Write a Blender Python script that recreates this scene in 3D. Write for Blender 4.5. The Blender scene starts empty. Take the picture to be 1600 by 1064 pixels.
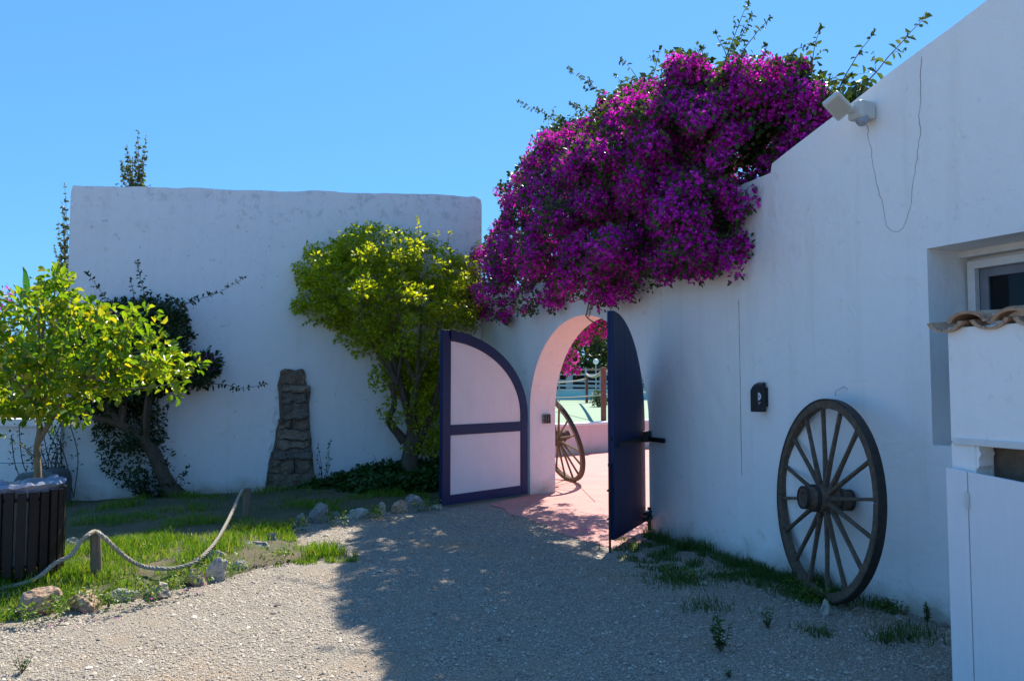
import bpy, bmesh, math, random
import numpy as np
from mathutils import Vector, Matrix, noise
random.seed(7); rng = np.random.default_rng(7)
sc = bpy.context.scene
COL = sc.collection
R = math.radians
# ------------------------------------------------------------------ camera, world, sun, exposure
EYE = 1.55; FPX = 1200.0; PITCH = math.atan(68/1200)
cam_d = bpy.data.cameras.new("camera"); cam = bpy.data.objects.new("camera", cam_d); COL.objects.link(cam)
cam.location = (0, 0, EYE); cam.rotation_euler = (math.pi/2+PITCH, 0, 0)
cam_d.lens = 27.0; cam_d.sensor_width = 36.0; cam_d.clip_end = 2000; cam_d.clip_start = 0.05
sc.camera = cam
SHX, SHY = -0.326, -0.94            # shadow offset per metre of height
SUNEL = math.atan(1/math.hypot(SHX, SHY)); SUNAZ = math.atan2(-SHX, -SHY)
w = bpy.data.worlds.new("World"); sc.world = w; w.use_nodes = True
nt = w.node_tree; nt.nodes.clear()
sky = nt.nodes.new('ShaderNodeTexSky'); sky.sky_type = 'NISHITA'; sky.sun_disc = False
sky.sun_elevation = SUNEL; sky.sun_rotation = SUNAZ
sky.air_density = 1.0; sky.dust_density = 0.15; sky.ozone_density = 3.0; sky.altitude = 10
bg = nt.nodes.new('ShaderNodeBackground'); bg.inputs[1].default_value = 0.15
wo = nt.nodes.new('ShaderNodeOutputWorld')
tint = nt.nodes.new('ShaderNodeMix'); tint.data_type = 'RGBA'; tint.blend_type = 'MULTIPLY'; tint.inputs[0].default_value = 1.0
tint.inputs[7].default_value = (.425, 1.00, 1.76, 1)
gam = nt.nodes.new('ShaderNodeGamma'); gam.inputs[1].default_value = 0.45; nt.links.new(sky.outputs[0], gam.inputs[0]); nt.links.new(gam.outputs[0], tint.inputs[6])
nt.links.new(tint.outputs[2], bg.inputs[0]); nt.links.new(bg.outputs[0], wo.inputs[0])
sd = bpy.data.lights.new("sun", 'SUN'); sun = bpy.data.objects.new("sun", sd); COL.objects.link(sun)
sd.energy = 4.6; sd.angle = R(0.5); sd.color = (1.0, 0.93, 0.82)
sun.rotation_euler = Vector((SHX, SHY, -1)).to_track_quat('-Z', 'Y').to_euler(); sun.location = (3, 20, 20)
sc.view_settings.view_transform = 'Standard'; sc.view_settings.look = 'None'
sc.view_settings.exposure = 0.98; sc.view_settings.gamma = 1.0; sc.view_settings.use_curve_mapping = False
sc.render.engine = 'CYCLES'
sc.cycles.max_bounces = 8; sc.cycles.transparent_max_bounces = 8

# ------------------------------------------------------------------ measuring helpers
cp, sp = math.cos(PITCH), math.sin(PITCH)
def ray(px, py):
    a = (px-800)/FPX; b = (532-py)/FPX
    return Vector((a, cp-b*sp, sp+b*cp))
def at(px, py, Y):
    r = ray(px, py); k = Y/r.y; return Vector((r.x*k, Y, EYE+r.z*k))
def gnd(px, py, z=0.0):
    r = ray(px, py); k = (z-EYE)/r.z; return Vector((r.x*k, r.y*k, z))
A = gnd(1490, 978); C0 = gnd(828, 773)
U = (C0-A); U.z = 0; U.normalize()              # along the gate wall, away from the camera
N = Vector((-U.y, U.x, 0))                      # out of the wall, into the yard
Z = Vector((0, 0, 1))
def W(s, w, z): return A+U*s+N*w+Z*z
def sz(px, py, w=0.0):
    r = ray(px, py); o = Vector((0, 0, EYE))
    k = (A+N*w-o).dot(N)/r.dot(N); p = o+r*k
    return (p-A).dot(U), p.z
D0 = gnd(100, 785); M = -N; NB = -U             # back wall: along M, facing NB
def B(t, w, z): return Vector((D0.x, D0.y, 0))+M*t+NB*w+Z*z
def bt(px, py, w=0.0):
    r = ray(px, py); o = Vector((0, 0, EYE))
    k = (D0+NB*w-o).dot(NB)/r.dot(NB); p = o+r*k
    q = p-D0; return q.dot(M), p.z
def bp(px, py, w=0.0):
    t, z = bt(px, py, w); return B(t, w, z)
def wp(px, py, w=0.0):
    s, z = sz(px, py, w); return W(s, w, z)
S_SEAM = sz(1159, 600)[0]; S_R = sz(1015, 800)[0]; S_L = sz(828, 773)[0]
S_C = (D0-A).dot(U)                              # where the back wall plane meets the gate wall
T_C = (A-D0).dot(M)
print('S', S_SEAM, S_R, S_L, S_C, 'T', T_C, 'U', U)

# ------------------------------------------------------------------ object helpers
def tag(o, label=None, cat=None, group=None, kind=None):
    if label: o['label'] = label
    if cat: o['category'] = cat
    if group: o['group'] = group
    if kind: o['kind'] = kind
    return o
def empty(name, loc, label, cat, group=None, rot=None):
    o = bpy.data.objects.new(name, None); COL.objects.link(o); o.location = loc; o.empty_display_size = .1
    if rot is not None: o.rotation_euler = rot
    return tag(o, label, cat, group)
def root_loc(o):
    v = Vector((0, 0, 0))
    while o is not None: v += Vector(o.location); o = o.parent
    return v
def link(name, me, mat, parent=None, local=False, smooth=False, loc=None):
    o = bpy.data.objects.new(name, me); COL.objects.link(o)
    if mat is not None:
        for m in (mat if isinstance(mat, (list, tuple)) else [mat]): me.materials.append(m)
    if smooth: me.shade_smooth()
    if parent is not None:
        o.parent = parent
        if not local: me.transform(Matrix.Translation(-root_loc(parent)))
    elif loc is not None:
        me.transform(Matrix.Translation(-Vector(loc))); o.location = loc
    return o
class G:
    def __init__(s): s.v = []; s.f = []; s.m = []
    def add(s, vs, fs, m=0):
        n = len(s.v); s.v += [tuple(v) for v in vs]; s.f += [tuple(i+n for i in f) for f in fs]; s.m += [m]*len(fs); return s
    def box(s, o, ax, ay, az, m=0):
        """corner o and three edge vectors"""
        o, ax, ay, az = map(Vector, (o, ax, ay, az))
        if ax.cross(ay).dot(az) < 0: ax, ay = ay, ax
        vs = [o, o+ax, o+ax+ay, o+ay, o+az, o+ax+az, o+ax+ay+az, o+ay+az]
        return s.add(vs, [(3,2,1,0),(4,5,6,7),(0,1,5,4),(1,2,6,5),(2,3,7,6),(3,0,4,7)], m)
    def cbox(s, c, ax, ay, az, m=0):
        c, ax, ay, az = map(Vector, (c, ax, ay, az)); return s.box(c-(ax+ay+az)/2, ax, ay, az, m)
    def tube(s, pts, rad, n=8, caps=True, m=0, rough=0.0):
        pts = [Vector(p) for p in pts]
        if not hasattr(rad, '__len__'): rad = [rad]*len(pts)
        prev = None; rings = []
        for i, p in enumerate(pts):
            d = (pts[min(i+1, len(pts)-1)]-pts[max(i-1, 0)]).normalized()
            if prev is None:
                a = d.orthogonal().normalized()
            else:
                a = (prev-d*prev.dot(d)).normalized()
            prev = a; b = d.cross(a)
            ring = []
            for k in range(n):
                t = 2*math.pi*k/n; r = rad[i]
                if rough: r *= 1+rough*noise.noise(Vector((p.x*9+math.cos(t)*1.3, p.y*9+math.sin(t)*1.3, p.z*7)))
                ring.append(p+(a*math.cos(t)+b*math.sin(t))*r)
            rings.append(ring)
        vs = [v for r in rings for v in r]; fs = []
        for i in range(len(pts)-1):
            for k in range(n):
                k2 = (k+1) % n; fs.append((i*n+k, i*n+k2, (i+1)*n+k2, (i+1)*n+k))
        if caps: fs.append(tuple(range(n))[::-1]); fs.append(tuple((len(pts)-1)*n+k for k in range(n)))
        return s.add(vs, fs, m)
    def prism(s, poly, ex, m=0, mside=None):
        """poly: list of points, ex: extrusion vector"""
        ex = Vector(ex); n = len(poly); a = [Vector(p) for p in poly]
        nrm = Vector((0, 0, 0))
        for i in range(n): nrm += a[i].cross(a[(i+1) % n])
        if nrm.dot(ex) < 0: a = a[::-1]
        b = [p+ex for p in a]
        s.add(a+b, [tuple(range(n))[::-1], tuple(range(n, 2*n))], m)
        k = len(s.v)-2*n
        for i in range(n):
            j = (i+1) % n; s.f.append((k+i, k+j, k+n+j, k+n+i)); s.m.append(m if mside is None else mside)
        return s
    def mesh(s, name):
        me = bpy.data.meshes.new(name); me.from_pydata(s.v, [], s.f); me.polygons.foreach_set('material_index', s.m); me.update(); return me
    def build(s, name, mat, parent=None, local=False, smooth=False, loc=None, bevel=0):
        o = link(name, s.mesh(name), mat, parent, local, smooth, loc)
        if bevel:
            b = o.modifiers.new('bevel', 'BEVEL'); b.width = bevel; b.segments = 2; b.limit_method = 'ANGLE'; b.angle_limit = R(35)
            b.harden_normals = False
        return o
def npmesh(name, V, F, mat, parent=None, smooth=False, loc=None):
    """V (n,3); F (m,k) equal sized faces, or a list of such arrays"""
    me = bpy.data.meshes.new(name)
    Fs = F if isinstance(F, list) else [F]
    me.vertices.add(len(V)); me.vertices.foreach_set('co', np.ascontiguousarray(V, dtype=np.float32).ravel())
    idx = np.concatenate([f.ravel() for f in Fs]); tot = np.concatenate([np.full(len(f), f.shape[1]) for f in Fs])
    me.loops.add(len(idx)); me.loops.foreach_set('vertex_index', idx.astype(np.int32))
    me.polygons.add(len(tot)); st = np.concatenate([[0], np.cumsum(tot)[:-1]])
    me.polygons.foreach_set('loop_start', st.astype(np.int32)); me.polygons.foreach_set('loop_total', tot.astype(np.int32))
    me.update(calc_edges=True); me.validate()
    return link(name, me, mat, parent, False, smooth, loc)
def inpoly(x, y, P):
    x = np.asarray(x); y = np.asarray(y); c = np.zeros(x.shape, bool); n = len(P)
    for i in range(n):
        x1, y1 = P[i][:2]; x2, y2 = P[(i+1) % n][:2]
        if y1 == y2: continue
        c ^= ((y1 > y) != (y2 > y)) & (x < (x2-x1)*(y-y1)/(y2-y1)+x1)
    return c
def dpoly(x, y, P):
    x = np.asarray(x, float); y = np.asarray(y, float); d = np.full(x.shape, 1e9); n = len(P)
    for i in range(n):
        x1, y1 = P[i][:2]; x2, y2 = P[(i+1) % n][:2]
        L = (x2-x1)**2+(y2-y1)**2+1e-12
        t = np.clip(((x-x1)*(x2-x1)+(y-y1)*(y2-y1))/L, 0, 1)
        d = np.minimum(d, np.hypot(x-x1-t*(x2-x1), y-y1-t*(y2-y1)))
    return d
def unit(a): return a/(np.linalg.norm(a, axis=1, keepdims=True)+1e-9)
def leaf_verts(P, D, Nn, L, wr=0.5, fold=0.15, big=False):
    """diamond or six sided leaves; P base, D towards the tip, Nn face normal"""
    n = len(P); D = unit(D); S = unit(np.cross(D, Nn)); Q = np.cross(S, D)
    L = np.broadcast_to(np.asarray(L, float), (n,))[:, None]; Wd = L*wr*.5
    if not big:
        V = np.stack([P, P+D*L*.45+S*Wd+Q*L*fold, P+D*L, P+D*L*.45-S*Wd+Q*L*fold], 1).reshape(-1, 3)
        b = np.arange(n)[:, None]*4
        F = np.concatenate([b+[0, 1, 2], b+[0, 2, 3]])
    else:
        V = np.stack([P, P+D*L*.3+S*Wd*.9+Q*L*fold, P+D*L*.68+S*Wd*.85+Q*L*fold*.8, P+D*L-Q*L*fold*.6,
                      P+D*L*.68-S*Wd*.85+Q*L*fold*.8, P+D*L*.3-S*Wd*.9+Q*L*fold, ], 1).reshape(-1, 3)
        b = np.arange(n)[:, None]*6
        F = np.concatenate([b+[0, 1, 2, 3], b+[0, 3, 4, 5]])
    return V, F
def rand_unit(n): return unit(rng.normal(size=(n, 3)))
def leaves(name, P, D, Nn, L, mat, parent, wr=.5, fold=.12, big=False, kind='stuff'):
    V, F = leaf_verts(P, D, Nn, L, wr, fold, big)
    o = npmesh(name, V, F, mat, parent)
    if kind: o['kind'] = kind
    return o

def clump_cloud(C, k, r, flat=1.0):
    """k points round every centre; returns points and outward directions"""
    C = np.repeat(np.asarray(C), k, 0); v = rand_unit(len(C)); rr = np.cbrt(rng.uniform(.1, 1, len(C)))
    off = v*(rr*np.repeat(np.broadcast_to(r, (len(C)//k,)), k))[:, None]; off[:, 2] *= flat
    return C+off, v
# ------------------------------------------------------------------ materials
def newmat(name):
    m = bpy.data.materials.new(name); m.use_nodes = True; nt = m.node_tree; b = nt.nodes['Principled BSDF']; return m, nt, b
def nd(nt, t, **kw):
    n = nt.nodes.new(t)
    for k, v in kw.items(): setattr(n, k, v)
    return n
def rgba(c): return (c[0], c[1], c[2], 1)
def coords(nt, obj=False):
    if obj: return nd(nt, 'ShaderNodeTexCoord').outputs['Object']
    return nd(nt, 'ShaderNodeNewGeometry').outputs['Position']
def noi(nt, co, scale, detail=4, rough=.55, vec=None, dist=0):
    n = nd(nt, 'ShaderNodeTexNoise'); n.inputs['Scale'].default_value = scale; n.inputs['Detail'].default_value = detail
    n.inputs['Roughness'].default_value = rough; n.inputs['Distortion'].default_value = dist
    if vec:
        mp = nd(nt, 'ShaderNodeMapping'); mp.inputs['Scale'].default_value = vec; nt.links.new(co, mp.inputs[0]); co = mp.outputs[0]
    nt.links.new(co, n.inputs['Vector']); return n.outputs['Fac']
def ramp(nt, fac, stops):
    r = nd(nt, 'ShaderNodeValToRGB'); e = r.color_ramp.elements
    while len(e) < len(stops): e.new(.5)
    for i, (p, c) in enumerate(stops):
        e[i].position = p; e[i].color = rgba(c) if hasattr(c, '__len__') else (c, c, c, 1)
    nt.links.new(fac, r.inputs[0]); return r.outputs[0]
def mix(nt, fac, a, b, mode='MIX'):
    m = nd(nt, 'ShaderNodeMix'); m.data_type = 'RGBA'; m.blend_type = mode
    for i, v in ((0, fac), (6, a), (7, b)):
        if hasattr(v, 'links') or isinstance(v, bpy.types.NodeSocket): nt.links.new(v, m.inputs[i])
        else: m.inputs[i].default_value = v if i == 0 else rgba(v)
    return m.outputs[2]
def math_(nt, op, a, b=0.0):
    m = nd(nt, 'ShaderNodeMath'); m.operation = op
    for i, v in ((0, a), (1, b)):
        if isinstance(v, bpy.types.NodeSocket): nt.links.new(v, m.inputs[i])
        else: m.inputs[i].default_value = v
    return m.outputs[0]
def bump(nt, b, hs, dist=.01, strength=1.0):
    """hs: list of (height socket, amount)"""
    acc = None
    for h, a in hs:
        v = math_(nt, 'MULTIPLY', h, a); acc = v if acc is None else math_(nt, 'ADD', acc, v)
    bn = nd(nt, 'ShaderNodeBump'); bn.inputs['Distance'].default_value = dist; bn.inputs['Strength'].default_value = strength
    nt.links.new(acc, bn.inputs['Height']); nt.links.new(bn.outputs[0], b.inputs['Normal'])
def simple(name, c1, c2=None, scale=8, rough=.7, bs=30, bd=.004, obj=True, vec=None, metal=0):
    m, nt, b = newmat(name); co = coords(nt, obj); c2 = c2 or tuple(x*.7 for x in c1)
    f = noi(nt, co, scale, 5, .6, vec)
    nt.links.new(ramp(nt, f, [(.3, c1), (.7, c2)]), b.inputs['Base Color'])
    b.inputs['Roughness'].default_value = rough; b.inputs['Metallic'].default_value = metal
    if bd: bump(nt, b, [(noi(nt, co, bs, 4, .6, vec), 1.0)], bd)
    return m
def plaster(name, base=(.90, .85, .80), stain=(.60, .54, .44), spots=.0, dirt=True, pink=None, streak=.35, obj=False):
    m, nt, b = newmat(name); co = coords(nt, obj)
    big = noi(nt, co, .7, 5, .6); mid = noi(nt, co, 4.5, 6, .65, dist=.4); fine = noi(nt, co, 45, 4, .6)
    st = noi(nt, co, 1.0, 5, .6, (7, 7, .45))
    c = mix(nt, ramp(nt, big, [(.35, 0.0), (.75, .38)]), base, tuple(x*.88 for x in base))
    c = mix(nt, ramp(nt, st, [(.52, 0.0), (.75, streak)]), c, (base[0]*.80, base[1]*.78, base[2]*.72))
    c = mix(nt, ramp(nt, mid, [(.63, 0.0), (.72, .45)]), c, stain)
    if spots:
        sp_ = noi(nt, co, 11, 7, .8); msk = noi(nt, co, 1.3, 3, .5)
        f = math_(nt, 'MULTIPLY', ramp(nt, sp_, [(.60, 0.0), (.66, 1.0)]), ramp(nt, msk, [(.42, 0.0), (.62, spots)]))
        c = mix(nt, f, c, (.33, .30, .28))
    if dirt:
        sx = nd(nt, 'ShaderNodeSeparateXYZ'); nt.links.new(co, sx.inputs[0])
        zz = math_(nt, 'ADD', sx.outputs[2], math_(nt, 'MULTIPLY', math_(nt, 'SUBTRACT', mid, .5), .5))
        c = mix(nt, ramp(nt, zz, [(0.0, .75), (.07, .45), (.22, 0.0)]), c, (.42, .35, .26))
    nt.links.new(c, b.inputs['Base Color']); b.inputs['Roughness'].default_value = .85
    b.inputs['Specular IOR Level'].default_value = .25
    tro = noi(nt, co, 2.2, 3, .5, dist=1.2)
    trw = noi(nt, co, 9, 3, .5, (1, 1, .6), 1.5)
    bump(nt, b, [(tro, 1.0), (mid, 1.0), (trw, .35), (fine, .15)], .017, .8)
    return m
def leafmat(name, cols, trans=.45, rough=.45, tcol=None, spec=.4, obj_rand=False):
    m, nt, b = newmat(name)
    if obj_rand: r = nd(nt, 'ShaderNodeObjectInfo').outputs['Random']
    else: r = nd(nt, 'ShaderNodeNewGeometry').outputs['Random Per Island']
    n = len(cols); c = ramp(nt, r, [(i/(n-1), cc) for i, cc in enumerate(cols)])
    nt.links.new(c, b.inputs['Base Color']); b.inputs['Roughness'].default_value = rough; b.inputs['Specular IOR Level'].default_value = spec
    t = nd(nt, 'ShaderNodeBsdfTranslucent')
    tc = mix(nt, 1.0, c, tcol or (1.6, 1.5, .6), 'MULTIPLY'); nt.links.new(tc, t.inputs[0])
    ms = nd(nt, 'ShaderNodeMixShader'); ms.inputs[0].default_value = trans
    nt.links.new(b.outputs[0], ms.inputs[1]); nt.links.new(t.outputs[0], ms.inputs[2])
    nt.links.new(ms.outputs[0], nt.nodes['Material Output'].inputs[0]); return m
def wood(name, c1, c2, vec=(30, 30, 3), rough=.8, bd=.006, dark=.5):
    m, nt, b = newmat(name); co = coords(nt, True)
    g = noi(nt, co, 1.0, 6, .7, vec, .5); f = noi(nt, co, 5, 4, .6)
    c = ramp(nt, g, [(.3, c1), (.7, c2)]); c = mix(nt, ramp(nt, f, [(.4, 0.0), (.8, dark)]), c, tuple(x*.45 for x in c1))
    b.inputs['Specular IOR Level'].default_value = .25
    nt.links.new(c, b.inputs['Base Color']); b.inputs['Roughness'].default_value = rough
    bump(nt, b, [(g, 1.0), (f, .4)], bd); return m

M_WALL = plaster('whitewashed_plaster', spots=.25)
M_BACK = plaster('old_whitewash', base=(.84, .80, .785), spots=1.0, streak=.28)
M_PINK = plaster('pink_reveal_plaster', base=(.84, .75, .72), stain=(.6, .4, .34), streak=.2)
nt_ = M_BACK.node_tree; b_ = nt_.nodes['Principled BSDF']; src = b_.inputs['Base Color'].links[0].from_socket
co_ = coords(nt_); sx_ = nd(nt_, 'ShaderNodeSeparateXYZ'); nt_.links.new(co_, sx_.inputs[0])
hi = ramp(nt_, math_(nt_, 'MULTIPLY', sx_.outputs[2], .2), [(.70, 0.0), (.86, 1.0)]); sp1 = ramp(nt_, noi(nt_, co_, 6, 8, .8), [(.53, 0.0), (.60, 1.0)])
nt_.links.new(mix(nt_, math_(nt_, 'MULTIPLY', math_(nt_, 'MULTIPLY', hi, sp1), .38), src, (.40, .33, .31)), b_.inputs['Base Color'])
M_SHED = plaster('shed_plaster', base=(.90, .85, .80), spots=.2, streak=.25)
M_LOWW = plaster('low_wall_plaster', base=(.72, .71, .69), spots=.7)
M_PKW = plaster('pink_low_wall_plaster', base=(.74, .50, .46), spots=.3)
M_STEM = simple('stem_bark', (.10, .065, .04), (.05, .035, .025), 20)
M_BARK = wood('grey_bark', (.15, .11, .075), (.075, .055, .04), (14, 14, 5), bd=.02)
M_LBARK = wood('lemon_bark', (.30, .22, .13), (.16, .12, .075), (14, 14, 5), bd=.01)
M_BRACT = leafmat('magenta_bracts', [(.26, .005, .19), (.46, .010, .33), (.66, .015, .46), (.82, .06, .60)], .40, .6, (1.5, 1.1, 1.5), .15)
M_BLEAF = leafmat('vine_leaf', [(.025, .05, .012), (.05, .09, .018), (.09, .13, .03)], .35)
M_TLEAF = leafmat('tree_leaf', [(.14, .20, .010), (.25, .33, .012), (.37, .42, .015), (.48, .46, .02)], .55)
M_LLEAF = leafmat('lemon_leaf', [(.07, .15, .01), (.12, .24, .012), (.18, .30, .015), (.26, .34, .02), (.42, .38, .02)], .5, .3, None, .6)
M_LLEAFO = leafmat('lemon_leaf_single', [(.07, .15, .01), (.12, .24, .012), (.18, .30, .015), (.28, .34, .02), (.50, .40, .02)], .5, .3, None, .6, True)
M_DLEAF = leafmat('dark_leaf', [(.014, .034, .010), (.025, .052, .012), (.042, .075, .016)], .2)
M_COVER = leafmat('ground_cover_leaf', [(.02, .06, .01), (.035, .09, .015), (.05, .12, .02)], .3)
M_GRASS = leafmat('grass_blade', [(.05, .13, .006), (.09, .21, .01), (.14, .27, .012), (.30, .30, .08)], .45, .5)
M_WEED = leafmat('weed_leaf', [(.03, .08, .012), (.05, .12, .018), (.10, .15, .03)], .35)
M_WEED2 = leafmat('broad_weed_leaf', [(.04, .10, .012), (.08, .18, .018), (.14, .22, .03), (.22, .22, .06)], .4)
M_LITTER = leafmat('dry_litter', [(.10, .06, .03), (.22, .14, .07), (.34, .26, .15)], .15)
M_POPLAR = leafmat('poplar_leaf', [(.05, .08, .03), (.09, .12, .04), (.16, .17, .08)], .4)
M_FAR = leafmat('far_leaf', [(.025, .05, .012), (.045, .08, .02), (.08, .12, .03)], .3)
M_BANANA = leafmat('banana_leaf', [(.03, .14, .02), (.05, .2, .03)], .4)
M_BLUE = wood('navy_door_paint', (.004, .012, .062), (.007, .019, .085), (40, 40, 2), .45, .002)
M_PANEL = wood('white_door_paint', (.72, .675, .67), (.68, .63, .63), (60, 60, 1.5), .6, .003, .14)
M_IRON = simple('black_iron', (.02, .02, .022), (.035, .03, .028), 30, .5, 60, .001, metal=.4)
M_TYRE = simple('rusty_tyre', (.045, .032, .025), (.02, .016, .014), 25, .65, 60, .003)
M_WHEEL = wood('weathered_wheel_wood', (.20, .14, .095), (.075, .052, .038), (25, 25, 25), .85, .008)
M_SLAT = wood('dark_slat_wood', (.013, .010, .009), (.022, .015, .013), (60, 60, 4), .5, .002)
M_CUT = simple('cut_wood_end', (.30, .28, .26), (.18, .16, .14), 40, .8)
M_POST = wood('round_post_wood', (.26, .20, .13), (.15, .12, .085), (40, 40, 3), .85, .006)
M_ROPE = simple('hemp_rope', (.42, .37, .29), (.30, .26, .20), 60, .9, 120, .002)
M_BAG = simple('plastic_bag', (.26, .28, .36), (.16, .17, .22), 6, .22, 20, .003)
M_BIN = simple('galvanised_liner', (.32, .32, .33), (.22, .22, .23), 12, .5)
M_BOXG = simple('grey_box', (.13, .14, .14), (.09, .10, .10), 6, .7)
M_DOORW = wood('white_painted_board', (.84, .79, .77), (.79, .745, .735), (30, 30, 2), .6, .002, .06)
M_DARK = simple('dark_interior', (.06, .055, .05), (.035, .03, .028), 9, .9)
M_LAMP = simple('lamp_plastic', (.55, .55, .50), (.50, .49, .44), 8, .45, 60, .0005)
M_LAMPF = simple('lamp_panel', (.48, .43, .36), (.44, .40, .33), 8, .3, 60, .0003)
M_LENS = simple('sensor_lens', (.30, .32, .36), (.26, .28, .32), 8, .2, 60, .0003)
M_BLACK = simple('black_plastic', (.010, .010, .011), (.014, .013, .012), 8, .4, 60, .0005)
M_WHITE = simple('white_print', (.75, .75, .75), (.7, .7, .7), 8, .5, 60, 0)
M_FRAMEW = wood('old_white_window_paint', (.78, .75, .71), (.70, .66, .61), (8, 8, 8), .6, .003, .3)
M_SASH = simple('grey_sash', (.22, .22, .24), (.17, .17, .19), 8, .5, 60, .0005)
M_BROWN = simple('brown_painted_post', (.20, .055, .032), (.15, .04, .025), 9, .6)
M_STONEB = simple('bare_earth_mortar', (.20, .155, .11), (.12, .095, .07), 14, .95, 40, .02, obj=False)
M_GLOBE = simple('white_globe', (.85, .84, .80), (.82, .80, .76), 4, .3, 10, 0)
M_RAILW = simple('pale_railing', (.40, .41, .43), (.32, .33, .35), 5, .6)
M_POOL = simple('pool_blue', (.22, .50, .55), (.16, .42, .48), 3, .4)
def glassmat():
    m, nt, b = newmat('window_glass'); b.inputs['Base Color'].default_value = (.02, .022, .025, 1); b.inputs['Roughness'].default_value = .06
    b.inputs['Transmission Weight'].default_value = .55; b.inputs['IOR'].default_value = 1.3; return m
M_GLASS = glassmat()
def rockmat(name, c1, c2, c3):
    m, nt, b = newmat(name); co = coords(nt, True)
    f = noi(nt, co, 7, 6, .7); g = noi(nt, co, 30, 5, .7)
    c = ramp(nt, f, [(.36, c1), (.5, c2), (.62, c3)]); c = mix(nt, ramp(nt, g, [(.47, 0.0), (.62, .8)]), c, tuple(x*.5 for x in c1))
    nt.links.new(c, b.inputs['Base Color']); b.inputs['Roughness'].default_value = .9
    bump(nt, b, [(f, 1.0), (g, .6)], .02); return m
M_ROCKW = rockmat('pale_rock', (.40, .36, .29), (.48, .43, .35), (.30, .26, .21))
M_ROCKO = rockmat('orange_rock', (.44, .26, .15), (.50, .36, .24), (.30, .17, .10))
M_ROCKG = rockmat('grey_rock', (.22, .21, .19), (.30, .28, .25), (.15, .14, .12))
M_BS = [rockmat('brown_stone', (.19, .135, .09), (.24, .175, .12), (.10, .075, .05)), rockmat('grey_wall_stone', (.15, .125, .10), (.19, .16, .13), (.09, .08, .065)),
        rockmat('tan_stone', (.27, .205, .145), (.30, .24, .175), (.16, .12, .09))]
def tilemat():
    m, nt, b = newmat('terracotta_tile'); co = coords(nt, True)
    f = noi(nt, co, 9, 6, .65); g = noi(nt, co, 22, 5, .75); r = nd(nt, 'ShaderNodeObjectInfo').outputs['Random']
    c = mix(nt, r, (.46, .28, .17), (.42, .22, .12)); c = mix(nt, ramp(nt, f, [(.45, 0.0), (.7, .8)]), c, (.52, .39, .27))
    c = mix(nt, ramp(nt, g, [(.52, 0.0), (.64, .9)]), c, (.09, .075, .06))
    nt.links.new(c, b.inputs['Base Color']); b.inputs['Roughness'].default_value = .85
    bump(nt, b, [(f, .6), (g, .6)], .008); return m
M_TILE = tilemat()
def gravelmat():
    m, nt, b = newmat('gravel'); co = coords(nt)
    v = nd(nt, 'ShaderNodeTexVoronoi'); v.inputs['Scale'].default_value = 110; nt.links.new(co, v.inputs['Vector'])
    sx = nd(nt, 'ShaderNodeSeparateColor'); nt.links.new(v.outputs['Color'], sx.inputs[0])
    c = ramp(nt, sx.outputs[0], [(0, (.20, .165, .125)), (.3, (.33, .275, .205)), (.7, (.41, .345, .26)), (1, (.51, .445, .35))])
    big = noi(nt, co, .9, 4, .6); mid = noi(nt, co, 6, 5, .7)
    c = mix(nt, ramp(nt, big, [(.50, 0.0), (.66, .85)]), c, (.44, .31, .19))
    c = mix(nt, ramp(nt, mid, [(.5, 0.0), (.8, .35)]), c, (.24, .20, .16))
    c = mix(nt, ramp(nt, v.outputs['Distance'], [(.35, 0.0), (.75, .6)]), c, (.10, .085, .07))
    nt.links.new(c, b.inputs['Base Color']); b.inputs['Roughness'].default_value = .9
    inv = math_(nt, 'SUBTRACT', 1.0, v.outputs['Distance'])
    bump(nt, b, [(inv, 1.0), (mid, .4)], .008, 1.0); return m
M_GRAVEL = gravelmat()
def pebmat():
    m, nt, b = newmat('pebbles'); r = nd(nt, 'ShaderNodeNewGeometry').outputs['Random Per Island']
    c = ramp(nt, r, [(0, (.15, .125, .10)), (.12, (.28, .235, .18)), (.5, (.39, .33, .25)), (.88, (.46, .39, .30)), (1, (.62, .55, .45))])
    nt.links.new(c, b.inputs['Base Color']); b.inputs['Roughness'].default_value = .85; return m
M_PEB = pebmat()
def soilmat():
    m, nt, b = newmat('bed_soil'); co = coords(nt); f = noi(nt, co, 3, 6, .7); g = noi(nt, co, 40, 5, .7); h = noi(nt, co, 1.2, 3, .5)
    c = ramp(nt, f, [(.3, (.09, .07, .04)), (.55, (.19, .14, .085)), (.75, (.07, .05, .035))])
    c = mix(nt, ramp(nt, h, [(.40, .2), (.6, .75)]), c, (.05, .085, .018)); c = mix(nt, ramp(nt, g, [(.4, 0.0), (.75, .6)]), c, (.07, .05, .035))
    nt.links.new(c, b.inputs['Base Color']); b.inputs['Roughness'].default_value = .95; bump(nt, b, [(f, .8), (g, .8)], .02); return m
M_SOIL = soilmat()
M_EARTH = simple('dry_earth', (.42, .35, .26), (.34, .28, .20), 1.5, .95, 8, .02, obj=False)
def patiomat():
    m, nt, b = newmat('red_concrete'); co = coords(nt); f = noi(nt, co, 1.6, 5, .6); g = noi(nt, co, 60, 4, .6); h = noi(nt, co, 9, 5, .7)
    c = ramp(nt, f, [(.3, (.55, .235, .20)), (.7, (.47, .185, .155))]); c = mix(nt, ramp(nt, h, [(.5, 0.0), (.75, .5)]), c, (.55, .31, .26))
    nt.links.new(c, b.inputs['Base Color']); b.inputs['Roughness'].default_value = .8; bump(nt, b, [(h, .5), (g, .2)], .006); return m
M_PATIO = patiomat()
M_GREEN = simple('pale_green_floor', (.19, .30, .17), (.165, .27, .15), 2, .8, 30, .003, obj=False)
M_CAP = plaster('limewashed_cap', base=(.78, .74, .70), dirt=False)

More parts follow.
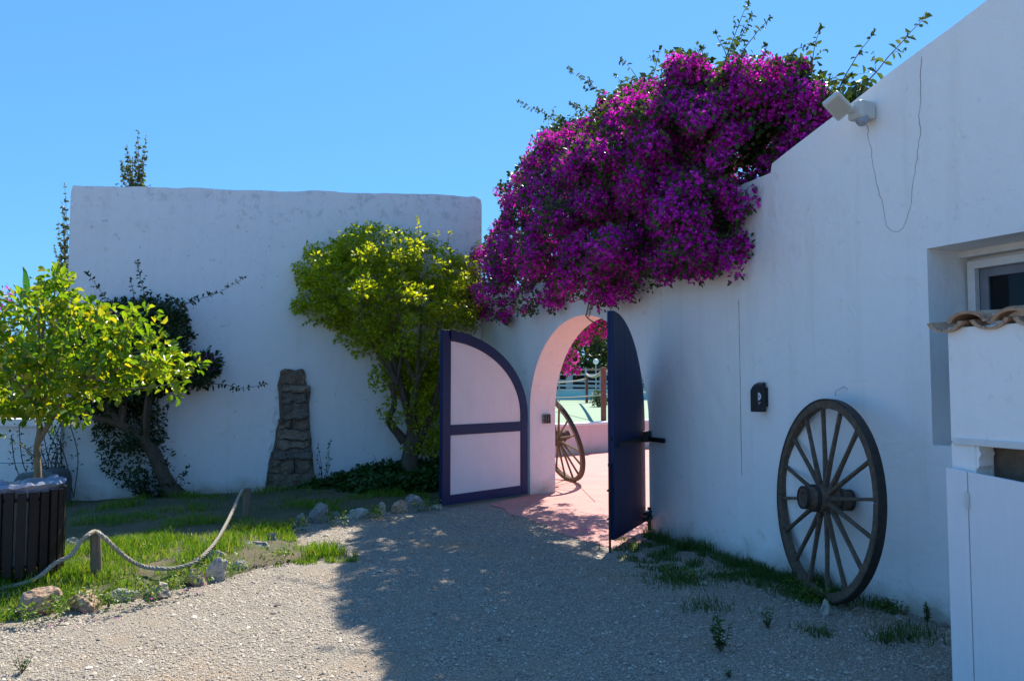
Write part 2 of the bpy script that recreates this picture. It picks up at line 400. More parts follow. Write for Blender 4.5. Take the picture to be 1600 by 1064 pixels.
# ------------------------------------------------------------------ ground
def sheet(name, pts, z, mat, thick=.003):
    g = G(); g.add([Vector((p[0], p[1], z)) for p in pts], [tuple(range(len(pts)))])
    me = g.mesh(name)
    if me.polygons[0].normal.z < 0: me.flip_normals()
    return tag(link(name, me, mat), kind='structure')
def wob(p, q, n, a, seed):
    out = []
    for i in range(n):
        t = i/n; x = p[0]+(q[0]-p[0])*t; y = p[1]+(q[1]-p[1])*t
        k = noise.noise(Vector((x*2.3, y*2.3, seed)))*a+noise.noise(Vector((x*9, y*9, seed)))*a*.35
        out.append((x+k, y+k))
    return out
sheet('ground', [(-300, -60), (300, -60), (300, 500), (-300, 500)], -.008, M_EARTH)
yard = [(-14, -8), (7, -8), (6.2, -3)] + [tuple(W(S_C+.1, -.2, 0)[:2])] + [tuple(B(-.1, -.1, 0)[:2]), (-9, D0.y), (-14, D0.y)]
sheet('gravel_yard', yard, 0.0, M_GRAVEL)
e = [gnd(766, 788), gnd(800, 803), gnd(850, 823), gnd(890, 838), gnd(920, 849), gnd(975, 858), gnd(1014, 842)]
edge = []
for i in range(len(e)-1): edge += wob(e[i], e[i+1], 8, .07, 3.1)
edge.append(tuple(e[-1][:2]))
patio = edge + [tuple(W(S_R, 0, 0)[:2]), tuple(W(S_R-.2, -.2, 0)[:2]), (9, 9), (12, 20.5), (-.6, 17.2)] + [tuple(W(S_C+.8, -.3, 0)[:2]), tuple(W(S_L, 0, 0)[:2])]
sheet('red_concrete_path', patio, .006, M_PATIO)
# joints in the red floor
for (a, b) in (((905, 800), (1010, 822)), ((868, 742), (1012, 745)), ((870, 725), (930, 785))):
    p_, q_ = gnd(*a), gnd(*b); d_ = (q_-p_).normalized(); n_ = Vector((-d_.y, d_.x, 0))*.005
    sheet('floor_joint', [p_-n_, q_-n_, q_+n_, p_+n_], .0095, M_STONEB)
# raised platform with green floor, its pink retaining wall and white cap
PL0 = gnd(868, 712); PL1 = gnd(1014, 699); pd = (PL1-PL0).normalized()
pa = PL0-pd*3.0; pb = PL0+pd*11
pn = Vector((pd.y, -pd.x, 0))
ZP = .66
g = G(); g.add([pa.xy.to_3d()-pn*.3+Z*ZP, pb.xy.to_3d()-pn*.3+Z*ZP, Vector((30, 48, ZP)), Vector((-42, 48, ZP)), Vector((-42, 13.2, ZP)), Vector((-7.5, 13.2, ZP))], [(0, 1, 2, 3, 4, 5)])
me = g.mesh('green_floor')
if me.polygons[0].normal.z < 0: me.flip_normals()
tag(link('green_floor', me, M_GREEN), kind='structure')
rw = empty('retaining_wall', PL0, 'low pink plastered wall with a white cap behind the arch', 'low wall')
g = G().box(pa-pn*.3, pd*14, pn*.3, Z*(ZP-.035)); g.build('wall', M_PKW, rw)
g = G()
cpts = 40
for i in range(cpts):
    s0 = 14*i/cpts; zz = .05+.012*noise.noise(Vector((s0*2, 0, 1)))
    g.box(pa-pn*.36+pd*s0+Z*(ZP-.035), pd*(14/cpts+.0), pn*(.39+.012*noise.noise(Vector((s0*3, 4, 0)))), Z*zz)
g.build('cap', M_CAP, rw)

# ------------------------------------------------------------------ walls
def wallmesh(cells, P, w0, w1, side_mat=None):
    """cells: polygons in (s,z); P(s,w,z) to world; front at w1, back at w0. side_mat(sa,za,sb,zb) -> index"""
    g = G(); edges = {}
    for c in cells:
        for i in range(len(c)): edges[(tuple(np.round(c[i], 5)), tuple(np.round(c[(i+1) % len(c)], 5)))] = 1
    for c in cells:
        area = sum(c[i][0]*c[(i+1) % len(c)][1]-c[(i+1) % len(c)][0]*c[i][1] for i in range(len(c)))
        f = [P(s, w1, z) for s, z in c]; b = [P(s, w0, z) for s, z in c]; n = len(c)
        g.add(f, [tuple(range(n))]); g.add(b, [tuple(range(n))[::-1]])
        for i in range(n):
            j = (i+1) % n; a_ = tuple(np.round(c[i], 5)); b_ = tuple(np.round(c[j], 5))
            if (b_, a_) in edges: continue
            m = side_mat(c[i], c[j]) if side_mat else 0
            g.add([P(c[j][0], w1, c[j][1]), P(c[i][0], w1, c[i][1]), P(c[i][0], w0, c[i][1]), P(c[j][0], w0, c[j][1])], [(0, 1, 2, 3)], m)
    return g
def topline(fn, a, b, n, amp, seed):
    out = []
    for i in range(n+1):
        s = a+(b-a)*i/n; out.append((s, fn(s)+amp*noise.noise(Vector((s*1.7, seed, 0)))+amp*.5*noise.noise(Vector((s*6, seed, 3)))))
    return out
TH = .40
# gate wall with the arch
ZS, ZCR = 1.15, 2.40
sm = (S_R+S_L)/2; hw = (S_L-S_R)/2
arch = [(sm-hw*math.cos(math.pi*i/36), ZS+(ZCR-ZS)*math.sin(math.pi*i/36)) for i in range(37)]
TOPG = 2.95
cell = [(S_SEAM+.001, -.05), (S_R, -.05)] + arch + [(S_L, -.05), (S_C+.5, -.05)] + topline(lambda s: TOPG, S_C+.5, S_SEAM+.001, 24, .04, 2.0)
gw = empty('gate_wall', W(S_R, 0, 0), 'whitewashed wall pierced by the arched gateway under the magenta flowers', 'wall')
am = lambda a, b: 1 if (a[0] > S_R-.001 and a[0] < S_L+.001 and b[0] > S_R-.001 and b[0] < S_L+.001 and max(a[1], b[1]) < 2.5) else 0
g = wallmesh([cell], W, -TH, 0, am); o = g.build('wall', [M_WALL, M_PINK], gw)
bv = o.modifiers.new('bevel', 'BEVEL'); bv.width = .018; bv.segments = 3; bv.limit_method = 'ANGLE'; bv.angle_limit = R(50)
# thin plinth line on the jamb and the metal strike plate
p = W(S_L-.012, -.16, .0)
g = G(); s_, z_ = S_L, 0
def jamb(px, py):     # point on the far jamb plane s = S_L
    r = ray(px, py); o_ = Vector((0, 0, EYE)); k = (W(S_L, 0, 0)-o_).dot(U)/r.dot(U); q = o_+r*k; return (q-A).dot(N), q.z
w_, z_ = jamb(853, 654)
g.cbox(W(S_L-.02, w_, z_), U*.04, N*.12, Z*.13)
sp_o = g.build('strike_plate', M_ROCKG, gw, bevel=.004)
for k in range(3):
    G().cbox(W(S_L-.045, w_-.035+.035*k, z_), U*.012, N*.012, Z*.12).build('bar', M_IRON, sp_o)
jt = [W(S_SEAM+.004+.006*noise.noise(Vector((0, 0, z_*2.0))), .0135, z_) for z_ in np.arange(.75, 2.35, .05)]
G().tube(jt, [.0012+.002*abs(noise.noise(p_*3)) for p_ in jt], 5).build('joint', M_STONEB, gw)
# building wall on the right
s_w1, z_w2 = sz(1450, 389); z_w1 = sz(1461, 695)[1]
s_w0 = s_w1-1.35
z_top = lambda px, py: sz(px, py)
t1 = sz(1545, 0); t2 = sz(1440, 78); t3 = sz(1208, 255); t4 = sz(1166, 288)
slope = (t1[1]-t3[1])/(t1[0]-t3[0])
topf = lambda s: t3[1]+slope*(s-t3[0])
print('slope', slope, 'top near', topf(0), t1, t2, t3, t4, 'window', s_w1, z_w1, z_w2)
s_n = A.y/abs(U.y)*-1-1.0
c1 = [(s_n, -.05), (s_w0, -.05), (s_w0, z_w1), (s_w0, z_w2)] + topline(lambda s: min(topf(s), 4.6), s_w0, s_n, 14, .015, 5)
c2 = [(s_w0, -.05), (s_w1, -.05), (s_w1, z_w1), (s_w0, z_w1)]
tl2 = topline(topf, s_w1, s_w0, 6, .015, 5)
c3 = [(s_w0, z_w2), (s_w1, z_w2)] + tl2
tl3 = topline(topf, t3[0], s_w1, 10, .015, 5)
c4 = [(s_w1, -.05), (S_SEAM, -.05), (S_SEAM, t4[1]-.0), (t3[0]+.02, t4[1]+.02)] + tl3 + [(s_w1, z_w2), (s_w1, z_w1)]
bw = empty('white_building', W(0, 0, 0), 'tall whitewashed building wall on the right with sloping top and a window', 'building')
o = wallmesh([c1, c2, c3, c4], W, -.45, .012).build('wall', M_WALL, bw)
# window
dw = -.385
g = G(); fw = .055
ww = s_w1-s_w0
g.box(W(s_w0, dw, z_w2-.045), U*ww, N*.09, Z*.045)               # soffit board
fr = G()
fr.box(W(s_w1-.03-fw, dw, z_w1+.30), U*fw, N*.05, Z*(z_w2-.07-z_w1-.30)); fr.box(W(s_w0+.03, dw, z_w1+.30), U*fw, N*.05, Z*(z_w2-.07-z_w1-.30))
fr.box(W(s_w0+.03+fw, dw, z_w2-.07-fw), U*(ww-.06-2*fw), N*.05, Z*fw); fr.box(W(s_w0+.03+fw, dw, z_w1+.30), U*(ww-.06-2*fw), N*.05, Z*fw)
wf = fr.build('window', M_FRAMEW, bw, bevel=.004)
fill = G().box(W(s_w0, dw-.03, z_w2-.075), U*ww, N*.02, Z*.075).box(W(s_w1-.032, dw-.03, z_w1), U*.032, N*.02, Z*(z_w2-z_w1)).box(W(s_w0, dw-.03, z_w1), U*.032, N*.02, Z*(z_w2-z_w1)).box(W(s_w0, dw-.03, z_w1), U*ww, N*.05, Z*.302)
fill.build('surround', M_WALL, bw)
g.build('lintel', M_FRAMEW, bw, bevel=.003)
sa, sb = s_w0+.03+fw, s_w1-.03-fw; za, zb = z_w1+.30+fw, z_w2-.07-fw
sg = G(); k_ = .06; dd = dw-.03
sg.box(W(sb-k_, dd, za), U*k_, N*.03, Z*(zb-za)); sg.box(W(sa, dd, za), U*k_, N*.03, Z*(zb-za)); sg.box(W(sa+k_, dd, zb-k_), U*(sb-sa-2*k_), N*.03, Z*k_)
sg.box(W(sa+(sb-sa)/2-.03, dd, za), U*k_, N*.03, Z*(zb-za-k_)); sg.box(W(sa+k_, dd, za), U*(sb-sa-2*k_), N*.03, Z*k_)
sg.build('sash', M_SASH, wf, bevel=.003)
G().box(W(sa+.01, dd+.008, za+.01), U*(sb-sa-.02), N*.004, Z*(zb-za-.02)).build('pane', M_GLASS, wf)
rm = G(); x0, x1, y0, y1 = s_w0-.3, s_w1+.3, -3.0, -.455
for (o_, a_, b_) in ((W(x0, y0, .2), U*(x1-x0), Z*2.9), (W(x0, y0, .2), N*(y1-y0), Z*2.9), (W(x1, y0, .2), N*(y1-y0), Z*2.9), (W(x0, y0, .2), U*(x1-x0), N*(y1-y0)), (W(x0, y0, 3.1), U*(x1-x0), N*(y1-y0))):
    rm.add([o_, o_+a_, o_+a_+b_, o_+b_], [(0, 1, 2, 3)])
rm.build('room', M_SASH, bw)
G().box(W(sb-.25, -.62, za-.1), U*.06, N*.03, Z*(zb-za+.15)).build('curtain', M_SASH, bw)
# back wall
HB = lambda t: bt(105, 289)[1]+(bt(745, 306)[1]-bt(105, 289)[1])*t/bt(745, 306)[0]
tb0 = bt(104, 500)[0]
print('back wall heights', HB(0), HB(T_C), T_C, tb0)
tl = topline(HB, T_C-.012, tb0+.025, 46, .035, 9)
cellb = [(tb0, -.05), (T_C-.012, -.05), (T_C-.012, tl[0][1]-.14)] + [(tl[0][0]-.02, tl[0][1]-.06)] + [(a, b) for a, b in tl[1:]] + [(tb0+.015, tl[-1][1]-.03), (tb0, tl[-1][1]-.10)]
bkw = empty('back_wall', B(0, 0, 0), 'tall old whitewashed wall with peeling top behind the green tree', 'wall')
o = wallmesh([cellb], lambda s, w, z: B(s, w, z), -.5, 0).build('wall', M_BACK, bkw)
bv = o.modifiers.new('bevel', 'BEVEL'); bv.width = .014; bv.segments = 3; bv.limit_method = 'ANGLE'; bv.angle_limit = R(50)
# low wall at far left
lw = empty('low_wall', at(0, 760, 10.3), 'low weathered white wall behind the lemon tree at far left', 'low wall')
y_l = D0.y-.12
zl = at(50, 655, y_l)[2]
G().box((-13, y_l, -.05), Vector((13+D0.x-.02, 0, 0)), Vector((0, .32, 0)), Z*(zl*.52)).box((-13, y_l+.03, zl*.47+.01), Vector((13+D0.x-.02, 0, 0)), Vector((0, .27, 0)), Z*(zl*.53-.1)).build('wall', M_LOWW, lw, bevel=.01)
g = G()
for i in range(36):
    x0 = -13+i*(13+D0.x-.02)/36
    g.box((x0, y_l-.02+.01*noise.noise(Vector((x0*3, 0, 0))), zl-.09), Vector(((13+D0.x-.02)/36, 0, 0)), Vector((0, .38, 0)), Z*(.09+.02*noise.noise(Vector((x0*2.1, 3, 0)))))
g.build('cap', M_CAP, lw)

# ------------------------------------------------------------------ gate leaves
def leaf_pts(Wd, H, zs, z0, inset=0, n=22):
    """outline in (x,z): x=0 free tall edge, x=Wd hinge edge"""
    return
def gate_leaf(name, hinge, free, z0, label, side):
    hinge = Vector(hinge); free = Vector(free)
    ex = (hinge-free); ex.z = 0; Wd = ex.length; ex.normalize()
    ny = ex.cross(Z)*side            # towards the white inner face
    H = 2.24; zs = 1.12; T = .035
    P = lambda x, y, z: free+ex*x+ny*y+Z*(z-free.z)
    arcz = lambda x, off=0: zs+(H-zs-off)*math.sqrt(max(0, 1-(x/(Wd-off))**2)) if x < Wd-off else zs
    root = empty(name, free, label, 'gate leaf', 'leaves of the blue arched gate')
    n = 28
    arcpts = [(Wd*math.sin(math.pi/2*i/n), zs+(H-zs)*math.cos(math.pi/2*i/n)) for i in range(n+1)]
    # outer board: planks
    npk = 6
    for k in range(npk):
        xa = Wd*k/npk+(.002 if k else 0); xb = Wd*(k+1)/npk-(.002 if k < npk-1 else 0)
        top = [(xb-(xb-xa)*i/6, zs+(H-zs)*math.sqrt(max(0, 1-((xb-(xb-xa)*i/6)/Wd)**2))) for i in range(7)]
        G().prism([P(x, -T, z) for x, z in [(xa, z0), (xb, z0)]+top], ny*T).build('plank', M_BLUE, root, bevel=.002)
    fwid = .135
    # frame members on the inner face (proud)
    fz = .024
    g = G().prism([P(x, .001, z) for x, z in [(0, z0), (fwid, z0), (fwid, arcz(fwid, fwid)+.004), (fwid*.5, H-.012), (0, H)]], ny*fz); g.build('stile', M_BLUE, root, bevel=.004)
    outer = [(Wd*math.sin(a), zs+(H-zs)*math.cos(a)) for a in [math.asin(fwid/Wd)+(math.pi/2-math.asin(fwid/Wd))*i/n for i in range(n+1)]]
    inner = [((Wd-fwid)*math.sin(a), zs+(H-fwid-zs)*math.cos(a)) for a in [math.asin(fwid/(Wd-fwid))+(math.pi/2-math.asin(fwid/(Wd-fwid)))*i/n for i in range(n+1)]]
    poly = outer+[(Wd, z0)]+[(Wd-fwid, z0)]+inner[::-1]
    G().prism([P(x, .001, z) for x, z in poly], ny*fz).build('curved_rail', M_BLUE, root, bevel=.004)
    G().box(P(fwid+.001, .001, z0), ex*(Wd-2*fwid-.002), ny*fz, Z*.12).build('bottom_rail', M_BLUE, root, bevel=.004)
    zm = .90
    G().box(P(fwid+.001, .001, zm), ex*(Wd-2*fwid-.002), ny*fz, Z*.13).build('middle_rail', M_BLUE, root, bevel=.004)
    G().box(P(fwid+.001, .001, z0+.121), ex*(Wd-2*fwid-.002), ny*.008, Z*(zm-z0-.122)).build('panel', M_PANEL, root)
    inn2 = [((Wd-fwid-.001)*math.sin(a), zs+(H-fwid-zs-.001)*math.cos(a)) for a in [math.asin(fwid/(Wd-fwid))+(math.pi/2-math.asin(fwid/(Wd-fwid)))*i/n for i in range(n+1)]]
    G().prism([P(x, .001, z) for x, z in [(fwid+.001, zm+.131)]+inn2+[(Wd-fwid-.001, zm+.131)]], ny*.008).build('panel', M_PANEL, root)
    return root, P, ex, ny, Wd
gl = gate_leaf('gate_leaf', W(S_L-.02, .06, 0), gnd(689, 790, .03).xy.to_3d(), .03, 'left gate leaf folded open, white panels in a navy frame', 1)
Lroot, LP, Lex, Lny, LW = gl
if Lny.y > 0: print('WARN left leaf normal')
HR = W(S_R+.04, .06, 0); FR = gnd(955, 862).xy.to_3d(); print('right leaf width', (FR-HR).length)
Rroot, RP, Rex, Rny, RW = gate_leaf('gate_leaf', HR, FR, .11, 'right gate leaf standing open edge-on, plain navy outer boards', -1 if True else 1)
print('Rny', Rny, 'Lny', Lny, 'W', LW, RW)
# iron work on the right leaf (outer face at y=-T)
G().box(RP(.12, -.047, .95), Rex*(RW-.12), Rny*.012, Z*.05).build('strap', M_IRON, Rroot)
b1 = G().box(RP(RW-.16, -.11, .95), Rex*.15, Rny*.06, Z*.11).build('latch_block', M_IRON, Rroot, bevel=.004)
arm0 = RP(RW-.05, -.13, .96)
arm0 = W(S_R+.06, .045, .955)
G().box(arm0, -U*.42, N*.02, Z*.045).build('latch_arm', M_IRON, Rroot)
G().box(arm0+N*.021-U*.02-Z*.05, -U*.03, N*.02, Z*.17).build('latch_plate', M_IRON, Rroot)
G().box(RP(RW-.18, -.11, .14), Rex*.2, Rny*.06, Z*.04).box(RP(RW-.18, -.10, .20), Rex*.2, Rny*.05, Z*.035).box(RP(RW+.0, -.10, .02), Rex*.03, Rny*.05, Z*.24).build('hinge', M_IRON, Rroot, bevel=.003)
rod = G().tube([RP(-.035, .0, .0), RP(-.035, .0, .80)], .011, 8).build('drop_bolt', M_IRON, Rroot)
for zz in (.30, .56):
    G().box(RP(-.06, -.02, zz), Rex*.075, Rny*.04, Z*.014).build('ring', M_IRON, rod)
G().tube([RP(-.035, 0, .79), RP(-.035, 0, .815)], .016, 8).build('knob', M_IRON, rod)
G().box(RP(-.03, -.01, 1.03), Rex*.03, Rny*.02, Z*.02).build('peg', M_IRON, Rroot)

# ------------------------------------------------------------------ cart wheels
def cart_wheel(label, loc, rot, Rr=.73):
    root = bpy.data.objects.new('cart_wheel', None); COL.objects.link(root); root.location = loc
    root.rotation_mode = 'QUATERNION'; root.rotation_quaternion = rot; tag(root, label, 'cart wheel', 'old wooden cart wheels')
    c = Vector((0, 0, Rr)); nseg = 8
    def ring(g, r0, r1, y0, y1, a0, a1, n):
        pts = []
        for i in range(n+1):
            a = a0+(a1-a0)*i/n; d = Vector((math.cos(a), 0, math.sin(a)))
            k = 1+.006*noise.noise(Vector((math.cos(a)*6, math.sin(a)*6, 1)))
            pts.append([c+d*r0*k+Vector((0, y0, 0)), c+d*r1+Vector((0, y0, 0)), c+d*r1+Vector((0, y1, 0)), c+d*r0*k+Vector((0, y1, 0))])
        vs = [v for p in pts for v in p]; fs = []
        for i in range(n):
            for k in range(4): fs.append((i*4+k, i*4+(k+1) % 4, (i+1)*4+(k+1) % 4, (i+1)*4+k))
        closed = abs(a1-a0-2*math.pi) < 1e-6
        if not closed: fs.append((0, 3, 2, 1)); fs.append((n*4, n*4+1, n*4+2, n*4+3))
        g.add(vs, fs)
    for k in range(nseg):
        g = G(); a0 = 2*math.pi*k/nseg+.1; ring(g, Rr-.070, Rr-.010, -.028, .028, a0+.0012, a0+2*math.pi/nseg-.0012, 7)
        g.build('felloe', M_WHEEL, root, local=True, bevel=.006)
    g = G(); ring(g, Rr-.010, Rr, -.030, .030, 0, 2*math.pi, 72); g.build('tyre', M_TYRE, root, local=True, bevel=.002)
    for k in range(16):
        a = 2*math.pi*(k+.35)/16; d = Vector((math.cos(a), 0, math.sin(a))); t = Vector((-math.sin(a), 0, math.cos(a)))
        g = G(); pts = []
        for r_, wd, th in ((.07, .045, .03), (.14, .040, .026), (.3, .030, .022), (.5, .028, .020), (Rr-.066, .032, .022)):
            yy = -.015 if k % 2 else .015; yy *= 1-r_/Rr
            p_ = c+d*r_+Vector((0, yy, 0)); th *= .75; wd *= .78
            pts += [p_-t*wd/2+Vector((0, -th, 0)), p_+t*wd/2+Vector((0, -th, 0)), p_+t*wd/2+Vector((0, th, 0)), p_-t*wd/2+Vector((0, th, 0))]
        fs = [(0, 3, 2, 1), (16, 17, 18, 19)]
        for i in range(4):
            for j in range(4): fs.append((i*4+j, i*4+(j+1) % 4, (i+1)*4+(j+1) % 4, (i+1)*4+j))
        g.add(pts, fs); g.build('spoke', M_WHEEL, root, local=True, bevel=.007)
    # hub, a turned block along local Y (front is -Y)
    prof = [(-.17, .048), (-.17, .074), (-.155, .080), (-.09, .082), (-.08, .096), (-.04, .102), (.04, .102), (.08, .095), (.17, .072), (.18, .074), (.20, .072), (.20, .02), (-.11, .02), (-.11, .048)]
    g = G(); n = 24; vs = []; fs = []
    for (y, r_) in prof:
        for k in range(n): a = 2*math.pi*k/n; vs.append(c+Vector((math.cos(a)*r_, y, math.sin(a)*r_)))
    m = len(prof)
    for i in range(m):
        for k in range(n): fs.append((i*n+k, i*n+(k+1) % n, ((i+1) % m)*n+(k+1) % n, ((i+1) % m)*n+k))
    g.add(vs, fs); hub = g.build('hub', M_WHEEL, root, local=True, smooth=True)
    for y, r_ in ((-.163, .084), (-.085, .100), (.082, .100), (.185, .078)):
        g = G(); vs = []; fs = []
        for (dy, rr) in ((-.012, r_-.015), (-.012, r_), (.012, r_), (.012, r_-.015)):
            for k in range(n): a = 2*math.pi*k/n; vs.append(c+Vector((math.cos(a)*rr, y+dy, math.sin(a)*rr)))
        for i in range(4):
            for k in range(n): fs.append((i*n+k, i*n+(k+1) % n, ((i+1) % 4)*n+(k+1) % n, ((i+1) % 4)*n+k))
        g.add(vs, fs); g.build('hub_band', M_TYRE, hub, local=True)
    return root
def frame(xa, za):
    xa = xa.normalized(); za = (za-xa*za.dot(xa)).normalized(); ya = za.cross(xa)
    return Matrix((xa, ya, za)).transposed().to_quaternion()
b0 = gnd(1282, 934); wb = (b0-A).dot(N); sb_ = (b0-A).dot(U)
lean = .075; WYAW = -18
cart_wheel('large wooden cart wheel leaning on the right white wall in the yard', W(sb_, wb, -.015), frame(Matrix.Rotation(R(WYAW), 3, 'Z') @ (-U), Z*1.0-N*lean))
g = G().tube([W(sb_, .09, 1.46), W(sb_+.01, .07, 1.50), W(sb_-.02, .02, 1.53), W(sb_-.05, .01, 1.51)], .003, 5)
g.build('wire_hook', M_RAILW, loc=W(sb_, .05, 1.5)); tag(bpy.data.objects['wire_hook'], 'bent wire holding the large wheel to the right wall', 'hook')
b1_ = gnd(893, 752)
wv = (b1_-A).dot(N)
cart_wheel('smaller looking cart wheel seen through the arch, leaning behind the left jamb', W((b1_-A).dot(U), wv, 0), frame(-U, Z+N*.36))

# ------------------------------------------------------------------ shed on the right
WF = .97
shd = empty('lean_to_cupboard', W(sz(1487, 1062, WF)[0], WF, 0), 'small white lean-to with terracotta tiles and a broken door at right edge', 'lean-to')
s_e = sz(1486, 700, WF)[0]; z_t = sz(1487, 512, WF)[1]
Ls = 1.6
z_l = sz(1487, 690, WF)[1]
rise = .09
# far end wall, follows the roof slope
g = G().prism([W(s_e, .016, 0), W(s_e, WF-.111, 0), W(s_e, WF-.111, z_t), W(s_e, .016, z_t+rise)], -U*.13); g.build('end_wall', M_SHED, shd, bevel=.01)
# front panel over the opening
g = G().box(W(s_e, WF-.11, z_l), -U*Ls, N*.11, Z*(z_t-z_l)).box(W(s_e, WF-.11, 0), -U*.13, N*.11, Z*(z_l-.002)); g.build('front_wall', M_SHED, shd, bevel=.006)
G().box(W(s_e-.02, WF, z_l-.012), -U*(Ls-.1), N*.014, Z*.034).build('ledge', M_FRAMEW, shd, bevel=.004)
pn_ = [(s_e-.131, z_l-.001), (s_e-.150, z_l-.001), (s_e-.146, z_l-.03), (s_e-.155, z_l-.05), (s_e-.142, z_l-.08), (s_e-.145, z_l-.11), (s_e-.131, z_l-.13)]
G().prism([W(a, WF-.11, b) for a, b in pn_], N*.105).build('broken_plaster', M_SHED, shd)
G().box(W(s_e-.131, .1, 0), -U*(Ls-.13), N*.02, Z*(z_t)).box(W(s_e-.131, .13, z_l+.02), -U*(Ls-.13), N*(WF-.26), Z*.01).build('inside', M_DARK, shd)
G().box(W(s_e-.131, WF-.15, .0), -U*(Ls-.13), N*.015, Z*(z_l+.01)).build('inner_board', M_STONEB, shd)
zdl = sz(1480, 730, WF+.03)[1]; s_d = sz(1480, 730, WF+.03)[0]; s_h = sz(1514, 770, WF+.03)[0]
tilt = .085
G().prism([W(a, WF+.016, b) for a, b in [(s_d, 0), (s_h+.002, 0), (s_h+.002, zdl-(s_d-s_h)*tilt), (s_d, zdl)]], N*.026).build('door_post', M_DOORW, shd, bevel=.003)
dr = G().prism([W(a, WF+.016, b) for a, b in [(s_h-.002, .03), (s_h-1.0, .03), (s_h-1.0, zdl-(s_d-s_h+1.0)*tilt), (s_h-.002, zdl-(s_d-s_h)*tilt)]], N*.022).build('door', M_DOORW, shd, bevel=.003)
zh = sz(1514, 790, WF+.03)[1]
hg = G().cbox(W(s_h, WF+.047, zh+.03), U*.018, N*.008, Z*.075); hg.tube([W(s_h, WF+.052, zh-.01), W(s_h, WF+.052, zh+.07)], .006, 6); hg.build('hinge', M_FRAMEW, dr)
# tiles: axis runs from the front edge up to the wall
ax = (-N*(WF)+Z*rise).normalized()
tl_len = (WF+.06)
def tile_mesh(r0, r1, L, up, th=.022, n=10):
    g = G(); vs = []; fs = []
    segs = 5
    for j in range(segs+1):
        rr = r0+(r1-r0)*j/segs
        for lay in (0, 1):
            for i in range(n+1):
                a = math.pi*(.06+.88*i/n); r_ = rr-(th if lay else 0)
                vs.append(Vector((math.cos(a)*r_, L*j/segs, (math.sin(a)*r_*.64-rr*.06)*(1 if up else -1))))
    row = 2*(n+1)
    for j in range(segs):
        for i in range(n):
            fs.append((j*row+i, j*row+i+1, (j+1)*row+i+1, (j+1)*row+i))
            b_ = j*row+n+1; fs.append((b_+i+1, b_+i, b_+row+i, b_+row+i+1))
        for i in (0, n):
            fs.append((j*row+i, (j+1)*row+i, (j+1)*row+n+1+i, j*row+n+1+i))
    for j in (0, segs):
        for i in range(n): fs.append((j*row+i, j*row+n+1+i, j*row+n+2+i, j*row+i+1))
    g.add(vs, fs); me = g.mesh('tile'); bm = bmesh.new(); bm.from_mesh(me); bmesh.ops.recalc_face_normals(bm, faces=bm.faces); bm.to_mesh(me); bm.free(); return me
mu = tile_mesh(.108, .09, .50, True); md = tile_mesh(.10, .115, .50, False)
for m_ in (mu, md): m_.materials.append(M_TILE)
xa = -U; ya = ax; za = xa.cross(ya); TM = Matrix((xa, ya, za)).transposed()
ns = 8; pitch = .225
base0 = W(s_e-.01, WF+.03, z_t+.034)
rl = root_loc(shd)
for k in range(ns):
    for row in range(3):
        for me_, dx, dz in ((md, 0, 0), (mu, pitch/2, -.022)):
            o = bpy.data.objects.new('tile', me_); COL.objects.link(o); o.parent = shd
            wig = random.uniform(-.012, .012)
            o.location = base0-U*(k*pitch+dx)+ax*(row*.36+(.015 if dx else 0)+random.uniform(-.012, .012))+Z*(dz+row*.012)+Z*wig*.3-rl
            o.rotation_mode = 'QUATERNION'; o.rotation_quaternion = (TM @ Matrix.Rotation(wig*2, 3, 'Z')).to_quaternion()
G().box(base0-U*.13+ax*.09-Z*.065, -U*(Ls-.1), ax*.88, Z*.082).build('roof_mortar', M_SHED, shd)

# ------------------------------------------------------------------ security light, cable, reader
s5, z5 = sz(1362, 178)
lp = empty('security_light', W(s5, 0, z5), 'cream floodlight with motion sensor high on the right white wall', 'light fixture')
G().cbox(W(s5, .10, z5), U*.13, N*.15, Z*.13).build('body', M_LAMP, lp, bevel=.02)
g = G(); cs = W(s5-.02, .12, z5-.075)
g.tube([cs+Z*.03, cs, cs-Z*.02+N*.01, cs-Z*.035+N*.015], [.045, .045, .038, .02], 16); g.build('sensor', M_LENS, lp, smooth=False)
hc = wp(1309, 166, .29); hx = (N*1.0-U*.05+Z*.62).normalized(); hn = (N*.42-U*.62-Z*.62); hn = (hn-hx*hn.dot(hx)).normalized(); hy = hx.cross(hn)
hd = G().cbox(hc, hx*.185, hy*.135, hn*.05).build('lamp_head', M_LAMP, lp, bevel=.012)
G().cbox(hc+hn*.027, hx*.145, hy*.10, hn*.004).build('lens', M_LAMPF, hd, bevel=.002)
G().tube([W(s5, .16, z5+.01), hc-hx*.07], .022, 8).build('arm', M_LAMP, lp)
cab = [(1355, 196), (1357, 215), (1362, 235), (1364, 258), (1369, 285), (1377, 312), (1382, 335), (1385, 352), (1393, 361), (1404, 363), (1412, 355), (1418, 340), (1424, 315), (1427, 285), (1432, 255), (1435, 230), (1438, 205), (1436, 180), (1439, 150), (1437, 120), (1441, 79)]
P_ = []
for i in range(len(cab)-1):
    for k in range(4):
        t = k/4; x = cab[i][0]+(cab[i+1][0]-cab[i][0])*t+random.uniform(-1.0, 1.0); y = cab[i][1]+(cab[i+1][1]-cab[i][1])*t
        P_.append(wp(x, y, .013))
o = G().tube(P_, [.0009+.0011*abs(noise.noise(p_*5)) if 1 else 0 for p_ in P_], 5).build('cable', M_IRON, loc=P_[0])
tag(o, 'thin dark cable hanging in a loop below the security light', 'cable')
s6, z6 = sz(1196, 620)
rd = empty('card_reader', W(s6, 0, z6), 'small black reader box with a white symbol on the right wall', 'reader')
G().cbox(W(s6, .012+.012, z6), U*.10, N*.022, Z*.16).build('back_plate', M_BLACK, rd, bevel=.003)
wR = .125; zt = .125
